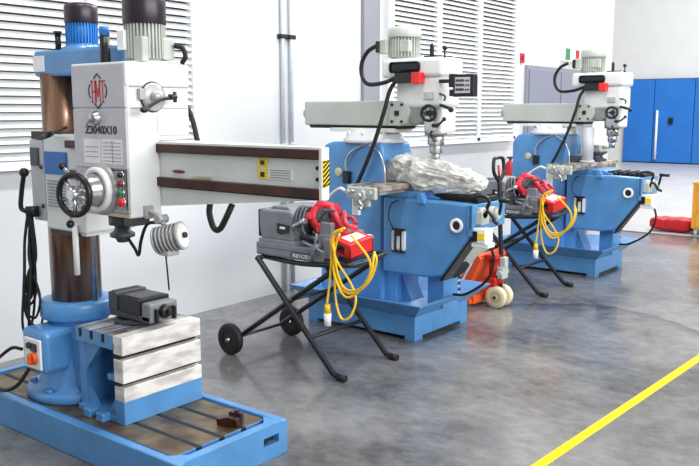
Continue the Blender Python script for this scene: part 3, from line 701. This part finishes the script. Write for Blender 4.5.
# ------------------------------------------------------------------ turret milling machines
def make_mill():
    A = thing('milling_machine', 'blue turret milling machine with plastic wrapped vise, nearer of the two', 'milling machine', (5.03, 3.5, 0), 'turret milling machines')
    cx = 5.03
    m = MB().box(4.64, 5.36, 3.07, 4.06, .026, .175, .008)
    for a, b in ((4.641, 4.74), (5.26, 5.359)):
        for c, d in ((3.071, 3.16), (3.97, 4.059)): m.box(a, b, c, d, 0, .04, .004)
    x0, x1, y0, y1 = 4.645, 5.355, 3.075, 4.055; o = .105; z0, z1 = .17, .285; t = .014
    ring = lambda e, z: [(x0-e, y0-e, z), (x1+e*1.55, y0-e, z), (x1+e*1.55, y1+e, z), (x0-e, y1+e, z)]
    vs = ring(0, z0) + ring(o, z1-.012) + ring(o+.006, z1) + ring(o-t, z1) + ring(-t, z0+.03)
    fs = []
    for k in range(4):
        for i in range(4): j = (i+1) % 4; fs.append((k*4+i, k*4+j, k*4+4+j, k*4+4+i))
    fs.append((16, 17, 18, 19)); m.add(vs, fs)
    m.build('base_tray', M['blue'], A)
    m = MB().prism([(3.50, .19), (4.10, .19), (4.10, 1.28), (4.05, 1.35), (3.98, 1.37), (3.52, 1.37), (3.50, 1.28)], 'X', 4.84, 5.22, .02)
    m.box(4.88, 5.18, 3.40, 3.52, .19, 1.05, .006)
    m.prism([(3.40, .19), (3.30, .19), (3.40, .40)], 'X', 4.95, 5.11)
    col = m.build('column', M['blue'], A)
    MB().lathe([(.034, 0), (.034, .008), (.026, .012), (0, .012)], (4.842, 3.915, 1.14), (-1, 0, 0), 20).build('oil_cap', M['cream'], col)
    MB().box(4.80, 4.842, 3.79, 3.85, 1.06, 1.15, .006).build('junction_box', M['black'], col)
    MB().tube([(4.82, 3.82, 1.15), (4.81, 3.82, 1.22), (4.81, 3.78, 1.29), (4.83, 3.70, 1.34), (4.86, 3.64, 1.36)], .010).build('cable_conduit', M['steel'], col)
    MB().tube([(4.83, 3.62, 1.36), (4.82, 3.52, 1.30), (4.80, 3.46, 1.2), (4.80, 3.45, 1.08)], .008).build('oil_pipe', M['steel'], col)
    MB().box(4.90, 5.16, 3.34, 3.50, 1.06, 1.16, .004).build('way_cover', M['darkgrey'], col)
    m = MB().lathe([(.0, 1.365), (.235, 1.365), (.235, 1.395), (.215, 1.40), (.215, 1.425), (.19, 1.43), (.18, 1.47), (0, 1.47)], (cx, 3.72, 0), seg=40)
    m.box(4.90, 5.16, 3.45, 4.05, 1.445, 1.475, .003)
    for k in range(8):
        a = k*PI/4 + .2; m.cyl((cx + .20*math.cos(a), 3.72 + .20*math.sin(a), 1.42), (cx + .20*math.cos(a), 3.72 + .20*math.sin(a), 1.452), .017, seg=6)
    m.build('turret', M['white'], A)
    m = MB().box(4.90, 5.16, 3.40, 4.31, 1.492, 1.675, .010)
    m.lathe([(.0, 0), (.035, 0), (.035, .05), (.0, .05)], (cx - .06, 4.305, 1.58), (0, 1, 0), 14)
    ram = m.build('ram', M['ramgrey'], A)
    MB().prism([(4.93, 1.47), (5.13, 1.47), (5.155, 1.493), (4.905, 1.493)], 'Y', 3.42, 4.27).box(4.895, 4.91, 4.02, 4.25, 1.478, 1.494).build('dovetail', M['dark'], ram)
    pts = [(3.49, 1.495), (3.49, 1.672)] + [(3.40 - .092*math.sin(PI*k/10), 1.584 + .088*math.cos(PI*k/10)) for k in range(11)]
    m = MB().prism(pts, 'X', 4.888, 5.172, .004)
    kn = m.build('ram_adapter', M['ramgrey'], A)
    MB().box(4.876, 4.89, 3.395, 3.43, 1.568, 1.603, .003).build('adapter_shaft', M['dark'], kn)
    for y, z in ((3.37, 1.645), (3.37, 1.525), (3.455, 1.645), (3.455, 1.525)): MB().cyl((4.888, y, z), (4.878, y, z), .010, seg=8).build('adapter_bolt', M['dark'], kn)
    m = MB().cyl((4.92, 3.27, 1.585), (5.14, 3.27, 1.585), .075, seg=24).box(4.94, 5.12, 3.16, 3.34, 1.50, 1.64, .02).cyl((cx, 3.17, 1.43), (cx, 3.17, 1.63), .082, seg=28)
    m.build('head_casting', M['greengrey'], A)
    m = MB().box(4.885, 5.175, 3.035, 3.56, 1.835, 1.972, .028, seg=3).box(4.90, 5.16, 3.05, 3.44, 1.62, 1.84, .03, seg=3)
    m.box(4.93, 5.13, 3.06, 3.2, 1.44, 1.63, .02)
    hd = m.build('head', M['white'], A)
    m = MB().box(4.874, 4.892, 3.215, 3.475, 1.868, 1.945, .024)
    m.build('vent_recess', M['black'], hd)
    m = MB().box(4.83, 4.90, 3.255, 3.40, 1.795, 1.865, .006); sw = m.build('switch_box', M['black'], hd)
    MB().box(4.825, 4.90, 3.185, 3.255, 1.79, 1.868, .006).build('stop_switch', M['red'], sw, 'red stop switch')
    m = MB().box(4.95, 5.11, 3.09, 3.23, 1.97, 1.985, .003).box(4.955, 4.985, 3.165, 3.185, 1.985, 2.06, .003).cyl((4.97, 3.175, 1.98), (4.97, 3.175, 2.07), .010).ball((4.93, 3.045, 2.03), .018)
    m.cyl((4.93, 3.045, 1.96), (4.93, 3.045, 2.02), .006)
    m.build('drawbar_lever', M['black'], hd)
    m = MB().cyl((cx, 3.45, 1.972), (cx, 3.45, 2.125), .102, seg=32)
    for k in range(30):
        a = 2*PI*k/30; m.T = Matrix.Translation((cx, 3.45, 0)) @ Matrix.Rotation(a, 4, 'Z'); m.box(.095, .117, -.004, .004, 1.985, 2.12)
    m.T = None; m.box(4.895, 4.94, 3.52, 3.60, 2.01, 2.11, .006).box(4.92, 4.96, 3.34, 3.42, 2.02, 2.10, .005)
    mo = m.build('motor', M['motorgrey'], A)
    MB().lathe([(0, 2.123), (.122, 2.123), (.125, 2.13), (.123, 2.175), (.108, 2.20), (.06, 2.207), (0, 2.207)], (cx, 3.45, 0), seg=32).build('motor_cover', M['ramgrey'], mo)
    MB().box(4.885, 4.90, 3.575, 3.605, 2.02, 2.10).build('terminal_box', M['black'], mo)
    MB().tube([(4.90, 3.605, 2.07), (4.89, 3.68, 2.03), (4.885, 3.73, 1.95), (4.88, 3.725, 1.86), (4.87, 3.66, 1.795), (4.86, 3.52, 1.80), (4.86, 3.40, 1.835)], .0155, 10).build('motor_cable', M['rubber'], A)
    MB().tube([(4.86, 3.40, 1.82), (4.84, 3.445, 1.74), (4.81, 3.47, 1.60), (4.79, 3.54, 1.38), (4.78, 3.62, 1.2), (4.78, 3.70, 1.05)], .0155, 10).build('switch_cable', M['rubber'], A)
    # quill, feed wheel and levers
    m = MB().cyl((cx, 3.17, 1.36), (cx, 3.17, 1.44), .060, seg=24).cyl((cx, 3.17, 1.30), (cx, 3.17, 1.37), .046, seg=24).cyl((cx, 3.17, 1.24), (cx, 3.17, 1.31), .030, seg=20)
    m.build('quill', M['steel'], A)
    m = MB().torus((4.86, 3.125, 1.585), (-1, -.3, 0), .052, .011, 24, 8).cyl((4.93, 3.135, 1.585), (4.845, 3.12, 1.585), .020, seg=12)
    for k in range(3):
        a = k*2*PI/3; m.cyl((4.86, 3.125, 1.585), (4.86, 3.125 + .05*math.cos(a), 1.585 + .05*math.sin(a)), .006, seg=6)
    m.build('feed_wheel', M['black'], A)
    MB().cyl((4.93, 3.09, 1.50), (4.85, 3.08, 1.50), .014).tube([(4.855, 3.08, 1.50), (4.845, 3.03, 1.51), (4.84, 2.99, 1.54)], .008).ball((4.84, 2.985, 1.545), .015).build('quill_lever', M['black'], A)
    MB().tube([(4.91, 3.06, 1.64), (4.87, 2.97, 1.62), (4.86, 2.95, 1.61)], .012).ball((4.86, 2.945, 1.61), .02).build('brake_lever', M['black'], A)
    MB().tube([(4.91, 3.07, 1.72), (4.87, 3.0, 1.70), (4.86, 3.0, 1.67)], .007).build('speed_lever', M['black'], A)
    MB().tube([(4.97, 3.15, 1.47), (4.88, 3.12, 1.44), (4.86, 3.07, 1.39)], .008).build('lock_lever', M['black'], A)
    MB().box(4.922, 4.935, 3.10, 3.20, 1.46, 1.56).build('depth_scale', M['steel'], A)
    MB().box(4.89, 4.905, 3.11, 3.19, 1.68, 1.73, .003).build('data_plate', M['steel'], hd)
    # knee, saddle, table
    m = MB().prism([(2.72, .975), (2.72, .765), (2.95, .455), (3.10, .43), (3.47, .43), (3.47, .985), (3.0, .985)], 'X', 4.80, 4.90, .018)
    m.prism([(2.72, .975), (2.72, .80), (3.0, .70), (3.30, .55), (3.47, .55), (3.47, .985), (3.0, .985)], 'X', 4.86, 5.24, .012)
    m.box(4.785, 4.915, 2.715, 2.75, .76, .975, .006).box(4.785, 5.25, 2.716, 2.76, .80, .974, .006)
    knee = m.build('knee', M['blue'], A)
    m = MB().prism([(2.71, .762), (2.73, .752), (2.97, .43), (2.95, .425)], 'X', 4.79, 4.915)
    m.build('chip_guard', M['black'], knee)
    MB().lathe([(.050, 0), (.050, .014), (.032, .016), (.030, .004), (0, .004)], (4.80, 2.845, .825), (-1, 0, 0), 24).build('bearing_ring', M['labelwhite'], knee)
    MB().cyl((4.797, 2.845, .825), (4.793, 2.845, .825), .030, seg=20).build('bearing_hole', M['dark'], knee)
    m = MB().box(4.784, 4.80, 3.265, 3.375, .60, .755, .02); op = m.build('lock_plate', M['labelwhite'], knee)
    MB().box(4.78, 4.79, 3.265, 3.375, .59, .605).box(4.78, 4.79, 3.265, 3.375, .75, .765).box(4.776, 4.79, 3.29, 3.30, .60, .75).box(4.776, 4.79, 3.335, 3.35, .60, .75).cyl((4.79, 3.32, .73), (4.765, 3.32, .73), .018, seg=10).build('lock_handle', M['black'], op)
    MB().tube([(4.79, 3.33, .97), (4.775, 3.38, .93), (4.775, 3.40, .84), (4.785, 3.36, .755)], .005, 6).build('oil_line', M['black'], knee)
    MB().box(4.93, 5.13, 3.02, 3.16, .19, .45, .008).build('elevating_screw_pedestal', M['blue'], A)
    m = MB().box(4.82, 5.24, 3.14, 3.62, .985, 1.035, .006).prism([(3.14, .99), (3.02, .99), (3.14, 1.03)], 'X', 4.86, 5.2).prism([(3.10, .96), (3.16, .96), (3.16, 1.03), (3.13, 1.03)], 'X', 4.78, 4.84)
    m.build('saddle', M['blue'], A)
    m = MB().box(4.46, 5.60, 3.25, 3.535, 1.055, 1.092, .004).box(4.50, 5.56, 3.285, 3.50, 1.03, 1.06)
    for y in (3.315, 3.392, 3.47): m.box(4.455, 5.605, y - .008, y + .008, 1.0895, 1.0928, mi=1)
    tb = m.build('table', [M['tabletop'], M['dark']], A)
    m = MB().box(4.425, 4.462, 3.265, 3.51, 1.0, 1.085, .01).cyl((4.43, 3.37, 1.03), (4.39, 3.37, 1.03), .04, seg=20).cyl((4.42, 3.30, 1.05), (4.40, 3.30, 1.05), .016).cyl((4.42, 3.49, 1.05), (4.40, 3.49, 1.05), .016)
    m.box(4.43, 4.46, 3.32, 3.46, .95, 1.01, .008)
    m.build('end_bracket', M['ramgrey'], tb)
    m = MB().cyl((4.395, 3.37, 1.03), (4.37, 3.37, 1.03), .02).cyl((4.38, 3.42, 1.06), (4.38, 3.33, .95), .010).cyl((4.385, 3.33, .95), (4.335, 3.33, .95), .011).ball((4.38, 3.42, 1.06), .016)
    m.build('table_crank', M['steel'], tb)
    MB().box(5.60, 5.65, 3.27, 3.52, .98, 1.08, .01).cyl((5.65, 3.39, 1.03), (5.69, 3.39, 1.03), .04).build('end_bracket', M['ramgrey'], tb)
    m = MB().tube([(4.44, 3.53, 1.05), (4.46, 3.60, 1.06), (4.5, 3.72, 1.0), (4.52, 3.82, .92)], .012).box(4.60, 4.63, 3.54, 3.60, .86, 1.04, .005)
    m.build('feed_bracket', M['labelwhite'], tb)
    m = MB()
    for k in range(9): m.box(4.88, 5.18, 2.74 + k*.045, 2.77 + k*.045, .985, 1.008 + .012*(k % 2))
    m.box(4.88, 5.18, 2.73, 3.14, .98, .998)
    m.build('rubber_way_cover', M['rubber'], A)
    # cranks and dials on the front of the knee
    m = MB().cyl((5.0, 2.715, .90), (5.0, 2.66, .90), .05, seg=24).cyl((5.0, 2.66, .90), (5.0, 2.63, .90), .034, seg=20).cyl((4.86, 2.715, .92), (4.86, 2.66, .92), .036, seg=20)
    m.box(4.82, 4.92, 2.66, 2.72, .84, .93, .008)
    m.build('feed_dial', M['ramgrey'], knee)
    m = MB().tube([(5.0, 2.63, .90), (4.98, 2.61, .96), (4.96, 2.60, 1.0)], .012).cyl((4.96, 2.61, 1.0), (4.95, 2.52, 1.0), .015).tube([(4.86, 2.66, .92), (4.85, 2.63, .93), (4.84, 2.58, .88)], .012).cyl((4.84, 2.59, .875), (4.80, 2.54, .865), .012)
    m.tube([(4.88, 2.67, .93), (4.87, 2.64, 1.0), (4.87, 2.68, 1.03), (4.87, 2.76, 1.02)], .012)
    m.build('knee_crank', M['black'], knee)
    m = MB().box(4.79, 4.90, 2.62, 2.715, .72, .82, .006).box(4.80, 4.89, 2.60, 2.73, .69, .72, .004)
    lb = m.build('limit_box', M['labelwhite'], knee)
    MB().box(4.784, 4.792, 2.625, 2.675, .748, .79).build('warning_label', M['yellowp'], lb, 'yellow warning label')
    MB().box(4.784, 4.792, 2.68, 2.712, .73, .80).build('limit_switch', M['black'], lb)
    MB().tube([(4.86, 2.62, .71), (4.88, 2.60, .6), (4.9, 2.66, .45), (4.95, 2.85, .32), (5.0, 2.98, .29)], .0095).build('limit_cable', M['rubber'], A)
    m = MB()
    for k in range(7): m.cyl((5.18, 3.09, .26 + k*.022), (5.18, 3.09, .272 + k*.022), .055 if k % 2 else .045, seg=16, mi=k % 2)
    m.cyl((5.18, 3.09, .20), (5.18, 3.09, .43), .025)
    m.build('screw_bellows', [M['labelwhite'], M['black']], A)
    # digital readout
    m = MB().box(4.86, 4.92, 2.775, 2.935, 1.695, 1.845, .006)
    dr = m.build('readout_display', M['black'], A)
    m = MB().box(4.856, 4.862, 2.80, 2.915, 1.72, 1.825)
    for k in range(3): m.box(4.854, 4.858, 2.845, 2.91, 1.795 - k*.03, 1.812 - k*.03, mi=1)
    for k in range(3):
        for j in range(3): m.box(4.854, 4.858, 2.805 + j*.012, 2.813 + j*.012, 1.795 - k*.03, 1.808 - k*.03, mi=1)
    m.build('readout_screen', [M['panel'], M['darkgrey']], dr)
    MB().box(4.88, 4.91, 2.93, 3.06, 1.79, 1.815, .004).box(4.87, 4.92, 2.93, 2.975, 1.76, 1.85, .006).box(4.87, 4.92, 2.935, 2.97, 1.70, 1.745, .006).build('readout_arm', M['black'], dr)
    return A
A1 = make_mill()
A2 = copy_tree(A1, (2.95, -.13, 0))
for o in kids(A2):
    nm = o.name.split('.')[0]
    if nm in ('head', 'motor', 'head_casting', 'ram_adapter', 'ram', 'quill', 'feed_wheel', 'quill_lever', 'brake_lever', 'speed_lever', 'lock_lever', 'depth_scale', 'motor_cable', 'switch_cable'): o.location.y -= .11 if nm == 'motor' else .06
    if nm == 'readout_display':
        for q in kids(o): bpy.data.objects.remove(q)
        bpy.data.objects.remove(o)
# the nearer machine's drip guard under the knee
m = MB().prism([(2.80, .70), (2.82, .72), (3.16, .30), (3.14, .28)], 'X', 4.95, 5.24)
g = m.build('drip_guard', M['ramgrey'], A1, 'pale grey drip guard')
a_ = Vector((0, .63, -.78)); n_ = Vector((0, -.78, -.63)); m = MB(); cc = Vector((5.08, 2.985, .465))
m.cyl(cc, cc + n_*.02, .075, seg=24); m.v = [tuple(cc + Vector(((Vector(v) - cc).x*1.2, (Vector(v) - cc).y, (Vector(v) - cc).z))) for v in m.v]
m.build('drip_guard_opening', M['dark'], g)
A2['label'] = 'blue turret milling machine with bare table, farther one by the grey door'

# plastic wrapped vise on the nearer machine, bare vise and turntable on the farther one
W = thing('wrapped_vise', 'large vise wrapped in crumpled clear plastic on the nearer milling table', 'vise', (4.95, 3.35, 1.093))
m = MB().box(4.85, 5.05, 3.26, 3.50, 1.0935, 1.16, .01).box(4.86, 5.04, 3.38, 3.48, 1.15, 1.25, .01).box(4.86, 5.04, 3.18, 3.30, 1.12, 1.20, .01).box(4.88, 5.02, 2.90, 3.24, 1.09, 1.15, .01).cyl((4.95, 2.92, 1.12), (4.95, 2.80, 1.10), .03)
m.build('vise_body', M['grey'], W)
random.seed(9)
bm = bmesh.new(); bmesh.ops.create_icosphere(bm, subdivisions=4, radius=1)
from mathutils import noise
for v in bm.verts:
    c = v.co.copy(); t = (c.y + 1)/2                       # 0 at the front end, 1 at the column end
    y = 2.70 + .84*(c.y*.5 + .5)
    rz = .075 + .075*min(1, max(0, (t - .05)/.75)); rx = .14 + .02*t
    sq = lambda a: math.copysign(abs(a)**.75, a)
    s3 = Vector((c.x, c.y*2.2, c.z))
    n1 = noise.noise(c*2.3)*.03 + (.35 - abs(noise.noise(s3*2.6 + Vector((3, 1, 2)))))*.075 + (.3 - abs(noise.noise(s3*5.5)))*.022 - .018
    zc = 1.10 + .075*t
    x = 4.955 + sq(c.x)*rx; z = zc + sq(c.z)*rz
    nrm = Vector((c.x, c.y*.5, c.z)); p = Vector((x, y, z)) + nrm*n1
    floor_z = 1.097 if p.y > 3.235 else 1.03
    p.z = max(p.z, floor_z + abs(n1)*.2)
    v.co = p
m = MB(); m.bmadd(bm, 0, False)
m.build('plastic_cover', M['wrap'], W, 'crumpled clear plastic cover')

W = thing('rotary_table_vise', 'grey vise on a round turntable, on the farther milling table', 'vise', (8.2, 3.24, 1.093))
MB().lathe([(0, 1.0935), (.12, 1.0935), (.12, 1.115), (.085, 1.125), (.08, 1.15), (.125, 1.175), (.125, 1.19), (0, 1.19)], (8.2, 3.24, 0), seg=32).build('turntable', M['darkgrey'], W)
m = MB().box(8.10, 8.30, 3.14, 3.34, 1.19, 1.215, .005).box(8.11, 8.29, 3.28, 3.33, 1.21, 1.27, .006).box(8.11, 8.29, 3.16, 3.22, 1.21, 1.26, .006).cyl((8.2, 3.17, 1.235), (8.2, 3.08, 1.235), .018)
m.build('vise_body', M['ramgrey'], W)
t = thing('guard_cylinder', 'shiny pale cylinder standing on the farther milling table under the ram', 'cylinder', (7.86, 3.18, 1.093))
MB().cyl((7.86, 3.18, 1.0935), (7.86, 3.18, 1.44), .056, seg=28).cyl((7.86, 3.18, 1.0935), (7.86, 3.18, 1.115), .07, seg=28).build('cylinder', M['panel'], t)

# ------------------------------------------------------------------ pallet truck
P = thing('pallet_truck', 'orange hand pallet truck with cream wheel, parked between the milling machines', 'pallet truck', (5.95, 3.3, 0))
for x in (5.80, 6.10):
    f = MB().prism([(3.26, .075), (4.40, .075), (4.46, .05), (4.46, .035), (3.26, .035)], 'X', x - .075, x + .075, .006).build('fork', M['orange'], P)
    MB().cyl((x - .03, 4.32, .036), (x + .03, 4.32, .036), .035, seg=16).build('load_roller', M['creamwheel'], f)
m = MB().prism([(3.52, .05), (3.33, .05), (3.17, .42), (3.21, .46), (3.27, .44)], 'X', 5.735, 5.76, .004).prism([(3.52, .05), (3.33, .05), (3.17, .42), (3.21, .46), (3.27, .44)], 'X', 6.14, 6.165, .004)
m.prism([(3.46, .16), (3.33, .16), (3.20, .44), (3.26, .44)], 'X', 5.76, 6.14, .004).box(5.76, 6.14, 3.24, 3.33, .035, .10, .005)
m.build('chassis', M['orange'], P)
m = MB().prism([(3.35, .22), (3.33, .22), (3.24, .39), (3.26, .39)], 'X', 5.731, 5.736); m.build('side_decal', M['labelwhite'], P, 'pale decal')
m = MB().cyl((5.95, 3.15, .19), (5.95, 3.15, .40), .055, seg=20).box(5.87, 6.03, 3.11, 3.22, .17, .25, .01).box(5.86, 6.04, 3.10, 3.2, .40, .44, .01)
m.build('pump_body', M['redtruck'], P, 'red pump body')
for x in (5.895, 6.005):
    w = MB().lathe([(.05, -.022), (.086, -.024), (.09, -.018), (.09, .018), (.086, .024), (.05, .022)], (x, 3.11, .09), (1, 0, 0), 28).build('steering_wheel', M['creamwheel'], P, 'cream steering wheel')
    MB().cyl((x - .019, 3.11, .09), (x + .019, 3.11, .09), .055, seg=24).cyl((x - .027, 3.11, .09), (x + .027, 3.11, .09), .018, seg=12).build('wheel_hub', M['cream'], w)
MB().cyl((5.86, 3.11, .09), (6.04, 3.11, .09), .012, seg=10).box(5.93, 5.97, 3.09, 3.17, .09, .20, .004).build('fork_axle', M['dark'], P)
m = MB().box(5.90, 6.0, 3.06, 3.11, .24, .34, .006).cyl((5.88, 3.085, .29), (6.02, 3.085, .29), .022).box(5.92, 5.98, 3.05, 3.10, .34, .42, .006)
m.build('handle_pivot', M['ramgrey'], P)
m = MB().tube([(5.95, 3.10, .38), (5.95, 3.12, .7), (5.95, 3.14, 1.08)], .019, 10)
m.tube([(5.95, 3.14, 1.03), (5.90, 3.14, 1.07), (5.865, 3.145, 1.12), (5.87, 3.15, 1.20), (5.90, 3.15, 1.225), (6.0, 3.15, 1.225), (6.03, 3.15, 1.20), (6.035, 3.145, 1.12), (6.0, 3.14, 1.07), (5.95, 3.14, 1.03)], .015, 8)
h = m.build('pull_handle', M['black'], P)
MB().cyl((5.93, 3.13, 1.08), (5.93, 3.14, 1.17), .009).build('release_lever', M['redtruck'], h)

# ------------------------------------------------------------------ far right: bag and cabinet
B = thing('equipment_bag', 'long low red bag lying on the floor beside the orange cabinet', 'bag', (11.25, 3.32, 0))
bm = bmesh.new(); bmesh.ops.create_icosphere(bm, subdivisions=4, radius=1)
for v in bm.verts:
    c = v.co; q = lambda a, e: math.copysign(abs(a)**e, a); n = noise.noise(c*2.5)*.02
    z = .10 + q(c.z, .5)*(.085 + (.012 if c.y < 0 else 0)) + n*(1 if c.z > 0 else 0)
    v.co = Vector((11.25 + q(c.x, .55)*.16, 3.32 + q(c.y, .5)*.29, max(.002, z)))
m = MB(); m.bmadd(bm, 0, True); m.build('bag_body', M['bag'], B)
MB().box(11.10, 11.40, 2.965, 3.035, .02, .19, .02).build('end_pocket', M['cap'], B, 'dark end of the bag')
MB().tube([(11.12, 3.18, .15), (11.09, 3.2, .17), (11.09, 3.34, .17), (11.12, 3.38, .15)], .008).build('carry_strap', M['redtruck'], B)
Kb = thing('tool_cabinet', 'orange yellow tool cabinet on casters at the right edge', 'cabinet', (11.25, 2.72, 0))
m = MB().box(11.0, 11.5, 2.42, 3.02, .09, .68, .012).box(10.99, 11.51, 2.41, 3.03, .67, .70, .006)
cb_ = m.build('cabinet_body', M['cabinet'], Kb)
for k, (a, b) in enumerate(((.11, .30), (.315, .50), (.515, .655))):
    dw = MB().box(10.985, 11.003, 2.45, 2.96, a, b, .004).build('drawer', M['cabinet'], Kb)
    MB().box(10.97, 10.986, 2.52, 2.89, b - .05, b - .03, .003).build('drawer_handle', M['dark'], dw)
for x in (11.05, 11.45):
    for y in (2.48, 2.97):
        w = MB().cyl((x, y - .015, .04), (x, y + .015, .04), .04, seg=18).box(x - .02, x + .02, y - .022, y + .022, .06, .09).build('caster', M['ramgrey'], Kb)
t = thing('black_case', 'small black case standing on top of the orange cabinet', 'case', (11.2, 2.88, .70))
MB().box(11.08, 11.32, 2.72, 2.97, .70, .90, .02).build('case_body', M['black'], t)
MB().tube([(11.2, 2.78, .90), (11.2, 2.80, .94), (11.2, 2.89, .94), (11.2, 2.91, .90)], .010).build('handle', M['black'], t)

# ------------------------------------------------------------------ light and camera
w = bpy.data.worlds.new('world'); SC.world = w; w.use_nodes = True
nt = w.node_tree; bg = nt.nodes['Background']; bg.inputs['Color'].default_value = (.98, .99, 1, 1); bg.inputs['Strength'].default_value = .36
def area(name, loc, target, sx, sy, power, col=(1, 1, 1)):
    l = bpy.data.lights.new(name, 'AREA'); l.shape = 'RECTANGLE'; l.size = sx; l.size_y = sy; l.energy = power; l.color = col
    o = bpy.data.objects.new(name, l); COL.objects.link(o); o.location = loc
    o.rotation_euler = (Vector(target) - Vector(loc)).to_track_quat('-Z', 'Y').to_euler(); o['kind'] = 'structure'
    return o
area('daylight_opening', (3.5, -9, 5.0), (5, 4, .9), 14, 5, 1750)
for x in (1.5, 4.0, 6.5, 9.0):
    area('unseen_overhead_lamp', (x, 2.2, 5.4), (x, 2.5, 0), 1.6, .5, 85)
area('unseen_overhead_lamp', (17, 3, 10), (17, 3, 0), 6, 8, 2600)  # unseen large light, added high up to brighten the far wall and floor
cam = bpy.data.cameras.new('camera'); co = bpy.data.objects.new('camera', cam); COL.objects.link(co)
cam.sensor_width = 36; cam.lens = CAM_F / 699 * 36; cam.clip_start = .05; cam.clip_end = 100
co.location = (0, 0, CAM_H); co.rotation_euler = (PI/2 - CAM_P, 0, CAM_A - PI/2)
SC.camera = co
SC.view_settings.view_transform = 'Standard'; SC.view_settings.look = 'None'; SC.view_settings.gamma = 1; SC.view_settings.exposure = 0
SC.view_settings.use_curve_mapping = False
